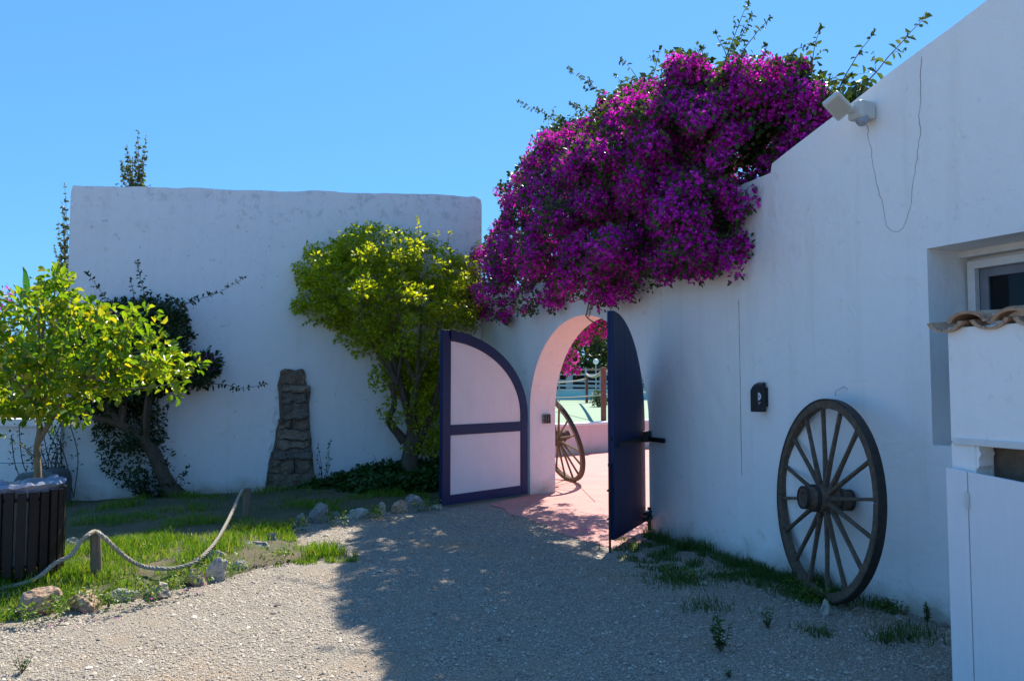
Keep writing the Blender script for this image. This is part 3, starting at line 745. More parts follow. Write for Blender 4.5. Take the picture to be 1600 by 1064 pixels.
prf = [(.036, -zt), (wR, -zt), (wR, .055), (wR-.02, .085), (wR-.045, .108), (.036, zt)]
G().prism([W(s6-.045, a, z6+b) for a, b in prf], U*.09).build('case', M_BLACK, rd, bevel=.004)
ic = G(); cc = W(s6-.0465, wR-.003, z6+.005); pts = [cc]+[cc-N*.034*math.cos(a)+Z*.034*math.sin(a) for a in [math.pi/2*(-1+2*i/14) for i in range(15)]]
ic.add(pts, [(0, i, i+1) for i in range(1, 15)]); ico = ic.build('symbol', M_WHITE, rd)
q = cc-U*.001
G().add([q-N*.006+Z*.004, q-N*.024+Z*.001, q-N*.024-Z*.001, q-N*.006-Z*.004], [(0, 1, 2, 3)]).add([q-N*.010+Z*.009, q-N*.016, q-N*.010-Z*.009], [(0, 1, 2)]).build('arrow', M_BLACK, ico)
tx = G()
for k, (a, h_) in enumerate(((.003, .012), (.010, .007), (.016, .012), (.024, .006))):
    tx.add([cc-N*a-Z*.046, cc-N*(a+.004)-Z*.046, cc-N*(a+.004)-Z*(.046+h_), cc-N*a-Z*(.046+h_)], [(0, 1, 2, 3)])
tx.add([cc-N*.004-Z*.064, cc-N*.016-Z*.064, cc-N*.016-Z*.067, cc-N*.004-Z*.067], [(0, 1, 2, 3)])
tx.build('lettering', M_WHITE, rd)

# ------------------------------------------------------------------ planting bed
bedpx = [(-420, 1130), (-120, 1040), (0, 972), (60, 962), (130, 950), (185, 940), (250, 928), (300, 915), (345, 905), (385, 893), (430, 882), (500, 874), (545, 871), (520, 862), (470, 852), (455, 835), (462, 815), (490, 806), (560, 803), (620, 798), (688, 790), (700, 780)]
bed = [tuple(gnd(a, b)[:2]) for a, b in bedpx] + [tuple(W(S_L+.2, .02, 0)[:2]), tuple(W(S_C, .0, 0)[:2]), tuple(B(0, 0.0, 0)[:2]), (-13, y_l)]
def bedh(x, y):
    x = np.asarray(x, float); y = np.asarray(y, float); d = dpoly(x, y, bed)
    h = .012+.075*np.clip(d/.5, 0, 1)*(0.6+0.4*np.sin(x*2.1+1)*np.cos(y*1.7))
    return h
xs = np.arange(-13, 1.2, .09); ys = np.arange(2.5, 13.2, .09); X, Y = np.meshgrid(xs, ys)
ins = inpoly(X, Y, bed); H_ = np.where(ins, bedh(X, Y)+.012*np.sin(X*13+Y*5)*np.sin(Y*17-X*3), -.03)
idx = -np.ones(X.shape, int); fm = (ins[:-1, :-1] | ins[1:, :-1] | ins[:-1, 1:] | ins[1:, 1:])
V = np.stack([X.ravel(), Y.ravel(), H_.ravel()], 1); nx = X.shape[1]
jj, ii = np.nonzero(fm); a = jj*nx+ii; F = np.stack([a, a+1, a+nx+1, a+nx], 1)
used = np.unique(F); mp_ = -np.ones(len(V), int); mp_[used] = np.arange(len(used))
o = npmesh('planting_bed', V[used], mp_[F], M_SOIL, smooth=True); tag(o, kind='structure')

def proj(P):
    d = P-np.array([0, 0, EYE]); f = d[:, 1]*cp+d[:, 2]*sp; u = -d[:, 1]*sp+d[:, 2]*cp
    return 800+FPX*d[:, 0]/f, 532-FPX*u/f
def grass(name, XY, hmin, hmax, mat, zf, label, lean=.5, cat='grass'):
    n = len(XY); z = zf(XY[:, 0], XY[:, 1]); P = np.stack([XY[:, 0], XY[:, 1], z-.005], 1)
    a = rng.uniform(0, 2*np.pi, n); S = np.stack([np.cos(a), np.sin(a), np.zeros(n)], 1)*rng.uniform(.0018, .0042, n)[:, None]
    h = rng.uniform(hmin, hmax, n)*(.6+.8*np.abs(np.sin(XY[:, 0]*3.1)*np.cos(XY[:, 1]*2.7)))
    b = rng.uniform(0, 2*np.pi, n); Ln = np.stack([np.cos(b), np.sin(b), np.zeros(n)], 1)*(h*rng.uniform(.1, lean*1.6, n))[:, None]
    up = np.zeros((n, 3)); up[:, 2] = h
    V = np.stack([P-S, P+S, P+S*.7+up*.6+Ln*.35, P-S*.7+up*.6+Ln*.35, P+up*.95+Ln], 1).reshape(-1, 3)
    k = np.arange(n)[:, None]*5
    o = npmesh(name, V, [k+[0, 1, 2, 3], k+[3, 2, 4]], mat); tag(o, label, cat, kind='stuff'); return o
def scatter(n, poly):
    xs_ = [p[0] for p in poly]; ys_ = [p[1] for p in poly]; out = []
    tot = 0
    while tot < n:
        c = np.stack([rng.uniform(min(xs_), max(xs_), n), rng.uniform(min(ys_), max(ys_), n)], 1); c = c[inpoly(c[:, 0], c[:, 1], poly)]; out.append(c); tot += len(c)
    return np.concatenate(out)[:n]
def fnoise(XY, s, seed=0): return np.array([noise.noise(Vector((x*s, y*s, seed))) for x, y in XY])
bedvis = [tuple(gnd(a, b)[:2]) for a, b in [(-160, 1060), (-20, 980)]+bedpx[3:]] + [tuple(W(S_L+.2, .02, 0)[:2]), tuple(B(T_C-.1, .05, 0)[:2]), tuple(B(0, .05, 0)[:2]), (-7.5, y_l), (-7.5, 6)]
XY = scatter(190000, bedvis); q = fnoise(XY, 1.6)+.5*fnoise(XY, 6, 3)
dd_ = (np.stack([XY[:, 0]-D0.x, XY[:, 1]-D0.y], 1) @ np.array([NB.x, NB.y]))      # distance from the back wall
keep = (q > -.04+rng.uniform(-.25, .25, len(XY))+np.where(dd_ < 3.1, .35, 0)) & (rng.uniform(0, 1, len(XY)) < np.where(dd_ < 3.1, .5, 1))
grass('grass', XY[keep], .035, .12, M_GRASS, bedh, 'bright green grass growing between the edging stones on the left')
ex = scatter(7000, [tuple(gnd(a, b)[:2]) for a, b in [(430, 888), (500, 880), (560, 878), (556, 862), (500, 856), (430, 850)]])
grass('grass', ex[fnoise(ex, 7) > 0], .015, .05, M_GRASS, lambda x, y: np.zeros(len(x)), 'thin patch of short grass creeping onto the sunlit gravel')
ex = scatter(9000, [tuple(gnd(a, b)[:2]) for a, b in [(930, 840), (1010, 838), (1120, 858), (1230, 905), (1200, 920), (1080, 905), (980, 885), (935, 862)]])
exx = [ex[fnoise(ex, 5) > .05]]
for (a, b, r_, n_) in ((1060, 905, .3, 900), (1245, 925, .22, 800), (1290, 935, .22, 1300), (1210, 905, .22, 900), (1380, 950, .14, 260), (1400, 945, .15, 250), (1280, 990, .12, 130), (1390, 1000, .15, 160), (1100, 950, .2, 200), (1170, 895, .3, 900), (1420, 990, .2, 150)):
    c = gnd(a, b); exx.append(np.stack([rng.normal(c.x, r_*.5, n_), rng.normal(c.y, r_*.5, n_)], 1))
ex = np.concatenate(exx); dW = np.array([(Vector((x, y, 0))-A).dot(N) for x, y in ex]); ex = ex[dW > .01]
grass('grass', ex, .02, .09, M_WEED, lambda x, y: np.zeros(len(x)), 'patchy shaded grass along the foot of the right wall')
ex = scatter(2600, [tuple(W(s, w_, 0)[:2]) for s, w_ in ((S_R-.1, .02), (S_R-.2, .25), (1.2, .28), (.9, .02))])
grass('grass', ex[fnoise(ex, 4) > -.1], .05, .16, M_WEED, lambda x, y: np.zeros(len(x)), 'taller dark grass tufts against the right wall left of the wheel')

# small weeds standing alone
def weed(px, py, hpx, label, n=26, spread=.5, group=None):
    p = gnd(px, py); h = hpx/FPX*p.y
    r = empty('weed', p, label, 'weed', group)
    g = G(); Ps = []; Ds = []
    for k in range(5):
        a = random.uniform(0, 6.28); tip = p+Vector((math.cos(a)*h*spread*.5, math.sin(a)*h*spread*.5, h*random.uniform(.6, 1)))
        mid = (p+tip)/2+Vector((math.cos(a), math.sin(a), 0))*h*.05
        g.tube([p, mid, tip], [.003, .0022, .001], 4)
        for j in range(n//5*2):
            t = random.uniform(.1, 1); q_ = p.lerp(tip, t); Ps.append(q_); d = Vector((random.gauss(0, 1), random.gauss(0, 1), random.uniform(.1, .9))); Ds.append(d)
    g.build('stem', M_STEM, r)
    Ps = np.array(Ps); Ds = np.array(Ds)
    leaves('foliage', Ps, Ds, rand_unit(len(Ps))+np.array([0, 0, 1.5]), rng.uniform(.25, .45, len(Ps))*h*.35+.012, M_WEED, r, .4)
weed(1126, 1018, 55, 'bushy weed in the shaded gravel left of the wheel', 60)
weed(1200, 982, 32, 'small grass-like weed in gravel just below left of the wheel', 30)
weed(1449, 972, 34, 'upright little weed at the wall foot by the lean-to', 30, .25)
weed(1124, 862, 32, 'spindly weed at the wall foot midway between gate and wheel', 30, .4)
weed(1140, 1058, 10, 'tiny weed in gravel at the bottom edge below the bushy weed', 20, 1.2)
weed(1384, 1006, 14, 'tiny weed in the gravel below right of the wheel', 20, 1.2)
weed(1418, 1000, 12, 'tiny weed in gravel toward the lean-to', 20, 1.2)
weed(35, 1050, 28, 'little weed alone in sunlit gravel at the bottom left', 20, .9)
weed(300, 860, 34, 'tall seeding weed in the shade line of the bed', 26, .3)
weed(338, 852, 20, 'short seeding weed beside the rope in the bed', 20, .3)

# ------------------------------------------------------------------ gravel pebbles (loose stones lying on the yard)
pv = [tuple(gnd(a, b)[:2]) for a, b in [(-140, 1090), (1700, 1090)]] + [tuple(W(-.6, .03, 0)[:2]), tuple(W(S_R-.1, .03, 0)[:2]), tuple(gnd(975, 856)[:2]), tuple(gnd(920, 846)[:2]), tuple(gnd(850, 820)[:2]), tuple(gnd(800, 800)[:2]), tuple(gnd(690, 792)[:2]), tuple(gnd(470, 815)[:2]), tuple(gnd(440, 880)[:2]), tuple(gnd(345, 908)[:2]), tuple(gnd(0, 982)[:2])]
XY = scatter(120000, pv)
dist = np.hypot(XY[:, 0], XY[:, 1]); pn_ = np.array([noise.noise(Vector((x*.9, y*.9, 2)))+.4*noise.noise(Vector((x*4, y*4, 2))) for x, y in XY])
keep = (rng.uniform(0, 1, len(XY)) < np.clip(6.5/dist, 0, 1)**1.6) & (rng.uniform(0, 1, len(XY)) > np.clip((pn_-.18)*3, 0, .85))
XY = XY[keep]; n = len(XY)
sz_ = rng.gamma(2.6, .0014, n)+.0018; sz_[rng.uniform(0, 1, n) < .006] *= 2.4
O = np.array([[1, 0, 0], [0, 1, 0], [-1, 0, 0], [0, -1, 0], [0, 0, .75], [0, 0, -.6]], float)
an = rng.uniform(0, 6.28, n); ca, sa_ = np.cos(an), np.sin(an)
Vo = O[None]*(rng.uniform(.6, 1.3, (n, 6, 1)))*sz_[:, None, None]
Vx = Vo[..., 0]*ca[:, None]-Vo[..., 1]*sa_[:, None]; Vy = Vo[..., 0]*sa_[:, None]+Vo[..., 1]*ca[:, None]
V = np.stack([Vx+XY[:, 0:1], Vy+XY[:, 1:2], Vo[..., 2]+(sz_*.25)[:, None]], 2).reshape(-1, 3)
T_ = np.array([[0, 1, 4], [1, 2, 4], [2, 3, 4], [3, 0, 4], [1, 0, 5], [2, 1, 5], [3, 2, 5], [0, 3, 5]])[:4]
F = (np.arange(n)[:, None, None]*6+T_[None]).reshape(-1, 3)
o = npmesh('gravel', V, F, M_PEB); tag(o, 'loose grey gravel stones covering the yard', 'gravel', kind='stuff')

pp = scatter(2600, [tuple(gnd(a, b)[:2]) for a, b in ((775, 786), (830, 782), (900, 800), (990, 835), (980, 858), (915, 850), (850, 823), (800, 804))])
n = len(pp); z_s = rng.gamma(2.4, .0012, n)+.0015
Vo = O[None]*(rng.uniform(.6, 1.3, (n, 6, 1)))*z_s[:, None, None]; V = np.stack([Vo[..., 0]+pp[:, 0:1], Vo[..., 1]+pp[:, 1:2], Vo[..., 2]+.008], 2).reshape(-1, 3)
o = npmesh('gravel', V, (np.arange(n)[:, None, None]*6+T_[None]).reshape(-1, 3), M_PEB); tag(o, 'sparse grit strewn over the red threshold before the arch', 'gravel', kind='stuff')
# ------------------------------------------------------------------ rocks
def rock(px, py, wpx, hpx, mat, label, group='edging stones along the bed', z=0, name='rock', dz=.7, sub=4):
    p = gnd(px, py); k = p.y/FPX*1.02; a, h = wpx*k/2, hpx*k
    bm = bmesh.new(); bmesh.ops.create_icosphere(bm, subdivisions=sub, radius=1)
    sd_ = random.uniform(0, 99); dp = a*random.uniform(.6, .9)
    cuts = [(Vector((random.gauss(0, 1), random.gauss(0, 1), random.gauss(0, .7))).normalized(), random.uniform(.5, .85)) for _ in range(12)]
    for v in bm.verts:
        c = v.co.copy()
        for nn, dd in cuts:
            e_ = c.dot(nn)-dd
            if e_ > 0: c -= nn*e_
        c *= 1+.22*noise.noise(c*1.4+Vector((sd_, 0, 0)))+.12*noise.noise(c*4+Vector((0, sd_, 0)))+.05*noise.noise(c*11+Vector((0, sd_, 0)))
        v.co = Vector((c.x*a*1.2, c.y*dp*1.2, c.z*h*.72+h*.42))
    me = bpy.data.meshes.new(name); bm.to_mesh(me); bm.free()
    o = bpy.data.objects.new(name, me); COL.objects.link(o); me.materials.append(mat)
    o.location = p+Vector((0, dp*.6, z-h*dz*.32)); o.rotation_euler = (0, 0, random.uniform(-.4, .4)); tag(o, label, 'rock', group); return o
rock(52, 962, 60, 40, M_ROCKO, 'large split orange rock in front of the slatted bin')
rock(125, 955, 46, 34, M_ROCKO, 'reddish rock beside the split orange one, right of the bin')
rock(190, 940, 44, 18, M_ROCKW, 'flat pale rock in grass in front of the rope post')
rock(243, 935, 42, 26, M_ROCKW, 'low tan rock between flat pale rock and the round topped rock')
rock(303, 915, 38, 26, M_ROCKO, 'orange topped rock with dark undercut below the rope end')
rock(337, 908, 30, 36, M_ROCKW, 'upright cream boulder right of the orange topped rock')
rock(330, 884, 36, 22, M_ROCKW, 'pale rock where the rope meets the ground')
rock(305, 884, 22, 18, M_ROCKG, 'grey rock half buried left of the rope end')
rock(372, 893, 26, 16, M_ROCKW, 'small wedge rock on the gravel right of the cream boulder')
rock(402, 864, 46, 20, M_ROCKG, 'broad mossy rock in the grass right of the rope')
rock(425, 852, 22, 22, M_ROCKG, 'dark stone at the right tip of the grass patch')
rock(200, 862, 40, 16, M_ROCKG, 'dark flat stone in grass behind the rope sag')
rock(208, 852, 18, 10, M_ROCKW, 'little cream stone on the flat stone behind the rope')
rock(172, 880, 16, 9, M_ROCKW, 'small cream stone right of the rope post')
rock(112, 858, 26, 22, M_ROCKW, 'lichened pale stone between bin and rope post')
rock(495, 818, 34, 36, M_ROCKG, 'tall grey rock at the left end of the shaded rock row')
rock(468, 822, 20, 20, M_ROCKG, 'small grey rock beside the tall one at the bed corner')
rock(524, 812, 15, 14, M_ROCKG, 'tiny grey rock right of the tall grey rock')
rock(560, 810, 32, 18, M_ROCKW, 'flat layered cream rock in the shaded row')
rock(597, 804, 10, 22, M_ROCKW, 'thin upright cream stone in the shaded row')
rock(625, 802, 24, 20, M_ROCKO, 'orange rock in the shaded row beside a grey boulder')
rock(648, 800, 40, 27, M_ROCKG, 'large pale grey boulder near the foot of the left gate leaf')
rock(681, 797, 18, 12, M_ROCKW, 'small cream rock touching the left gate leaf')
rock(1292, 962, 18, 22, M_ROCKW, 'cream wedge stone in front of the large wheel', None, dz=.1)
rock(1100, 913, 14, 6, M_ROCKW, 'small pale stone lying in the shaded grass', None, sub=2)

# broad leaved weeds between the stones, dry litter and fallen petals
Cw = []
for (a, b, k) in ((25, 975, 9), (95, 962, 12), (112, 950, 10), (160, 948, 12), (175, 958, 8), (215, 948, 10), (262, 940, 9), (285, 918, 9), (318, 925, 7), (360, 900, 8), (395, 885, 8), (440, 878, 6), (300, 895, 8), (205, 935, 8), (75, 972, 10), (470, 832, 10), (520, 822, 8), (585, 810, 10), (668, 800, 8), (250, 870, 6), (345, 868, 7), (1060, 905, 5), (1245, 925, 6), (1275, 940, 10), (1385, 950, 5)):
    c = gnd(a, b)
    for _ in range(k//2 if a < 450 else k): Cw.append((c.x+rng.normal(0, .07), c.y+rng.normal(0, .07), rng.uniform(.02, .07)+(.05 if a < 700 else 0)))
Pw, Vw = clump_cloud(np.array(Cw), 22, .045)
Pw[:, 2] = np.maximum(Pw[:, 2], .01)
o = leaves('weeds', Pw, Vw+rand_unit(len(Pw))*.5, rand_unit(len(Pw))*.6+np.array([0, 0, 1]), rng.uniform(.014, .034, len(Pw)), M_WEED2, None, .6, .1, True); tag(o, 'low broad leaved weeds sprouting between the edging stones', 'weeds')
lit = scatter(420, pv); Pq = np.stack([lit[:, 0], lit[:, 1], rng.uniform(.010, .018, len(lit))], 1); Dq = rand_unit(len(lit)); Dq[:, 2] *= .15
o = leaves('leaf_litter', Pq, Dq, rand_unit(len(lit))*.25+np.array([0, 0, 1]), rng.uniform(.010, .028, len(lit)), M_LITTER, None, .5, .15, True); tag(o, 'dry leaf litter scattered over the gravel', 'leaf litter')
Cp = np.concatenate([np.stack([rng.normal(gnd(a, b).x, .12, k), rng.normal(gnd(a, b).y, .15, k), rng.uniform(.015, .03, k)], 1) for a, b, k in ((288, 922, 16), (150, 965, 8), (900, 830, 40), (760, 800, 25), (960, 800, 20), (720, 830, 16))]); Dq = rand_unit(len(Cp)); Dq[:, 2] *= .2
o = leaves('fallen_petals', Cp, Dq, rand_unit(len(Cp))*.3+np.array([0, 0, 1]), rng.uniform(.015, .028, len(Cp)), M_BRACT, None, .9, .1); tag(o, 'fallen magenta petals on the ground', 'petals')
# ------------------------------------------------------------------ ground cover under the tree
def mound(name, cpts, n, Lr, mat, label, cat, parent_name='foliage', wr=.9):
    P = []
    for (p, rx, rz, k) in cpts:
        v = rand_unit(int(n*k)); v[:, 2] = np.abs(v[:, 2]); r_ = rng.uniform(.75, 1.05, len(v))[:, None]
        P.append(np.array(p)+v*r_*np.array([rx, rx*.8, rz]))
    P = np.concatenate(P); n = len(P)
    D = rand_unit(n)*1.0; D[:, 2] *= .4; Nn = rand_unit(n)*.6+np.array([0, -.3, 1.0])
    root = empty(name, Vector(cpts[0][0]), label, cat)
    return root, leaves('foliage', P, D, Nn, rng.uniform(*Lr, n), mat, root, wr, .08, True)
cp_ = []
for (px, wd, rx, rz, k) in ((500, .45, .3, .16, .5), (540, .5, .35, .25, 1), (575, .45, .35, .34, 1), (612, .45, .38, .38, 1), (650, .5, .4, .40, 1.2), (690, .5, .4, .42, 1.2), (560, .95, .3, .2, .6), (610, .95, .35, .24, .8), (655, .95, .35, .28, .8), (695, .9, .3, .3, .8)):
    t, _ = bt(px, 740, wd); cp_.append(((*B(t, wd, .02)[:2], .03), rx, rz, k))
mound('ground_cover', cp_, 1100, (.04, .085), M_COVER, 'dark leafy ground cover filling the corner beneath the green tree', 'plant')[0]
# weeds with thin stalks by the pillar and tree
for px, top, w_, lab in ((437+68, 690, .25, 'thin stalked weed just right of the stone pillar'), (625, 705, .3, 'thin stalked weed at the left side of the tree trunk'), (600, 712, .4, 'fine weed stalks between pillar and tree trunk'), (575, 725, .35, 'short weed stalk above the ground cover, left of the tree')):
    t, z1 = bt(px, top, w_); p0 = B(t, w_, .05); r = empty('weed', p0, lab, 'weed'); g = G(); Ps = []
    for k in range(5):
        tip = p0+M*random.uniform(-.18, .18)+NB*random.uniform(-.1, .15)+Z*(z1*random.uniform(.6, 1)); g.tube([p0, p0.lerp(tip, .5)+M*.02, tip], [.005, .004, .002], 4)
        for j in range(12): Ps.append(p0.lerp(tip, random.uniform(.35, 1)))
    g.build('stem', M_STEM, r); Ps = np.array(Ps); leaves('foliage', Ps, rand_unit(len(Ps)), rand_unit(len(Ps)), .04, M_DLEAF, r, .6)

# ------------------------------------------------------------------ stone pillar on the back wall
pil = empty('stone_buttress', bp(452, 765, 0), 'rough exposed stone buttress against the back wall', 'buttress')
rows = [(577, 437, 474), (601, 436, 477), (612, 438, 483), (630, 439, 480), (655, 440, 481), (671, 434, 482), (686, 433, 484), (700, 430, 484), (717, 424, 486), (740, 420, 488), (775, 416, 492)]
g = G()
core = [bp(439, 582, .004)] + [bp(a-3, y, .004) for y, a, b in rows[1:]] + [bp(b+2, y, .004) for y, a, b in rows[1:]][::-1] + [bp(472, 580, .004)]
G().prism(core, NB*.05).build('mortar', M_STONEB, pil)
k = 0
for i in range(len(rows)-1):
    y0, a0, b0_ = rows[i]; y1, a1, b1__ = rows[i+1]
    nst = 2 if i in (4, 8) else 1
    cuts = [0]+sorted(random.uniform(.35, .7) for _ in range(nst-1))+[1]
    for j in range(nst):
        la, lb = a1+(b1__-a1)*cuts[j], a1+(b1__-a1)*cuts[j+1]
        P0 = bp(la+.8, y1-.8); P1 = bp(lb-.8, y1-.8); P2 = bp(lb-1.2, y0+.6); P3 = bp(la+1.2, y0+.6)
        pr = .08+random.uniform(0, .06)+.03*i/10
        bm = bmesh.new(); vs = [bm.verts.new(p_+NB*.03) for p_ in (P0, P1, P2, P3)]; vs2 = [bm.verts.new(p_+NB*pr) for p_ in (P0, P1, P2, P3)]
        for f in ((0, 1, 5, 4), (1, 2, 6, 5), (2, 3, 7, 6), (3, 0, 4, 7), (4, 5, 6, 7), (3, 2, 1, 0)):
            al = vs+vs2; bm.faces.new([al[q_] for q_ in f])
        bmesh.ops.recalc_face_normals(bm, faces=bm.faces)
        bmesh.ops.bevel(bm, geom=bm.edges[:], offset=.014, segments=2, affect='EDGES')
        bmesh.ops.subdivide_edges(bm, edges=[e_ for e_ in bm.edges if e_.calc_length() > .05], cuts=4, use_grid_fill=True)
        for v in bm.verts: v.co += Vector([noise.noise(v.co*8+Vector((q_*7, 0, 0)))*.046+noise.noise(v.co*24+Vector((q_*7, 0, 0)))*.016 for q_ in range(3)])
        me = bpy.data.meshes.new('stone'); bm.to_mesh(me); bm.free()
        link('stone', me, M_BS[(i*2+j*3+(i//3)) % 3 if i != 3 else 1], pil)
# torn plaster edge round the pillar
g = G()
for i in range(60):
    y = random.uniform(578, 760); f = (y-577)/190; e_ = (437-f*22-random.uniform(0, 3)) if i % 2 else (476+f*15+random.uniform(-1, 2))
    p_ = bp(e_, y, .012); s_ = random.uniform(.012, .035)
    g.cbox(p_, M*s_*.8, NB*.02, Z*s_*1.5)
g.build('torn_plaster', M_BACK, pil, bevel=.004)['kind'] = 'stuff'

# ------------------------------------------------------------------ bin, posts, rope
bc = gnd(27, 938); bc = Vector((bc.x*(bc.y+.28)/bc.y, bc.y+.28, 0)); RB = .285
bn = empty('litter_bin', bc, 'round litter bin of dark vertical slats with a plastic bag', 'bin')
nsl = 24
for k in range(nsl):
    a = 2*math.pi*k/nsl+.06; d = Vector((math.cos(a), math.sin(a), 0)); t = Vector((-math.sin(a), math.cos(a), 0))
    leg = k % 6 == 4; z0 = -.01 if leg else .155+random.uniform(-.01, .01); z1 = .765+random.uniform(-.012, .008)
    ti = t*.058; c = bc+d*RB+Z*z0
    sl = G().box(c-ti/2-d*.012, ti, d*.026, Z*(z1-z0)).build('slat', M_SLAT, bn, bevel=.004)
    G().box(c-ti/2*.93-d*.010+Z*(z1-z0), ti*.93, d*.022, Z*.002).build('cut_end', M_CUT, sl)
for zz in (.22, .70):
    g = G(); pts = [bc+Vector((math.cos(2*math.pi*i/32), math.sin(2*math.pi*i/32), 0))*(RB-.025)+Z*zz for i in range(33)]; g.tube(pts, .011, 6, False); g.build('hoop', M_IRON, bn)
g = G(); vs = []; n = 32
for (r_, z_) in ((.02, .2), (.235, .2), (.25, .72)):
    for i in range(n): a = 2*math.pi*i/n; vs.append(bc+Vector((math.cos(a)*r_, math.sin(a)*r_, z_)))
g.add(vs, [(j*n+i, j*n+(i+1) % n, (j+1)*n+(i+1) % n, (j+1)*n+i) for j in range(2) for i in range(n)]); g.build('liner', M_BIN, bn)
vs = []; n = 64; rings = [(.22, .60, 0), (.262, .74, .006), (.285, .79, .018), (.30, .785, .02), (.27, .80, .028), (.2, .79, .03), (.1, .76, .03), (.01, .745, .01)]
g = G()
for (r_, z_, am_) in rings:
    for i in range(n):
        a = 2*math.pi*i/n; q = Vector((math.cos(a)*r_*14, math.sin(a)*r_*14, z_*9)); rr = r_+am_*.5*noise.noise(q); zz = z_+am_*1.5*noise.noise(q*1.3+Vector((5, 5, 5)))+(.015 if math.cos(a) > .2 else 0)*(am_ > 0)
        vs.append(bc+Vector((math.cos(a)*rr, math.sin(a)*rr, zz)))
g.add(vs, [(j*n+i, j*n+(i+1) % n, (j+1)*n+(i+1) % n, (j+1)*n+i) for j in range(len(rings)-1) for i in range(n)]); g.build('plastic_bag', M_BAG, bn)
def post(px, py, h, r_, label, lean=(0, 0)):
    p = gnd(px, py); g = G(); n = 14
    o = g.tube([p-Z*.05, p+Vector((lean[0]*.5, lean[1]*.5, h*.5)), p+Vector((lean[0], lean[1], h))], [r_, r_*.97, r_*.93], n, rough=.06).build('rope_post', M_POST, loc=p, bevel=.004)
    tag(o, label, 'post', 'short wooden rope posts'); return p+Vector((lean[0], lean[1], h))
pt1 = post(151, 912, .385, .042, 'short wooden post in sunlit grass carrying the rope hump', (-.02, 0))
pt2 = post(385, 814, .37, .05, 'short wooden post in shade where the rope ends')
tp = bc+Vector((.22, -.20, .20))
ctrl = [bc+Vector((-.1, -.32, .06)), tp-Z*.08, bc+Vector((.33, -.1, .22)), at(112, 866, 5.85), at(126, 845, 5.9), at(138, 835, 5.92), pt1+Vector((0, 0, .018)), at(160, 837, 5.97), at(176, 852, 6.02), at(196, 870, 6.1), at(222, 884, 6.2), gnd(250, 888, .10), gnd(276, 887, .085), gnd(300, 880, .10), gnd(316, 869, .13), gnd(335, 849, .17), gnd(350, 825, .22), gnd(364, 797, .28), gnd(375, 772, .345), pt2+Vector((-.03, -.02, -.015)), pt2+Vector((.05, .02, -.05))]
def catmull(P, n=12):
    out = []
    for i in range(len(P)-1):
        p0, p1, p2, p3 = P[max(i-1, 0)], P[i], P[i+1], P[min(i+2, len(P)-1)]
        for k in range(n):
            t = k/n; out.append(.5*((2*p1)+(p2-p0)*t+(2*p0-5*p1+4*p2-p3)*t*t+(3*p1-p0-3*p2+p3)*t**3))
    out.append(P[-1]); return out
cl = catmull([Vector(c) for c in ctrl], 40)
# resample
L_ = [0]
for i in range(1, len(cl)): L_.append(L_[-1]+(cl[i]-cl[i-1]).length)
g = G(); step = .011; m = int(L_[-1]/step); res = []; j = 0
for i in range(m):
    t = i*step
    while L_[j+1] < t: j += 1
    res.append(cl[j].lerp(cl[j+1], (t-L_[j])/(L_[j+1]-L_[j]+1e-9)))
for st in range(3):
    pts = []; prev = None
    for i, p in enumerate(res):
        d = (res[min(i+1, m-1)]-res[max(i-1, 0)]).normalized()
        a = (Vector((0, 0, 1)).cross(d)).normalized(); b = d.cross(a); ph = i*step/.11*2*math.pi+st*2*math.pi/3
        pts.append(p+(a*math.cos(ph)+b*math.sin(ph))*.008)
    g.tube(pts, .0095, 6)
o = g.build('rope', M_ROPE, loc=res[0]); tag(o, 'thick twisted rope sagging between the two short posts', 'rope')

# ------------------------------------------------------------------ trees
def pxcloud(poly, n, plane, thick_front, thick_back, dscale=60, shell=.55, w0=0.0, lump=0):
    """points in a volume whose outline is a polygon read at a wall; plane(px,py,w)->world. thickness grows away from the outline"""
    xs_ = [p[0] for p in poly]; ys_ = [p[1] for p in poly]; out = []; x = rng.uniform(min(xs_), max(xs_), n*4); y = rng.uniform(min(ys_), max(ys_), n*4); k = inpoly(x, y, poly); x = x[k][:n]; y = y[k][:n]
    d = dpoly(x, y, poly); f = np.sqrt(1-(1-np.clip(d/dscale, 0, 1))**2)
    r = rng.uniform(shell, 1, len(x)); fr = rng.uniform(0, 1, len(x)) < .62
    tf = thick_front(x, y) if callable(thick_front) else thick_front; tb = thick_back(x, y) if callable(thick_back) else thick_back
    w_ = np.where(fr, tf*f*r+w0, tb*f*r+w0)
    if lump:
        nz = np.array([noise.noise(Vector((a/lump, b/lump, 1.5))) for a, b in zip(x, y)]); w_ = w_+np.where(fr, nz*.65*f, 0)
    return np.array([plane(a, b, c) for a, b, c in zip(x, y, w_)])
def branch_tree(root, base, tips, r0, mat, name='branch', mid=None, rough=.15):
    for tip in tips:
        p0, p1 = Vector(base), Vector(tip); m_ = p0.lerp(p1, .5)+Vector((random.uniform(-.08, .08), random.uniform(-.08, .08), random.uniform(-.05, .08)))
        G().tube(catmull([p0, m_, p1], 4), [r0*(1-.7*i/8) for i in range(9)], 7, rough=rough).build(name, mat, root)
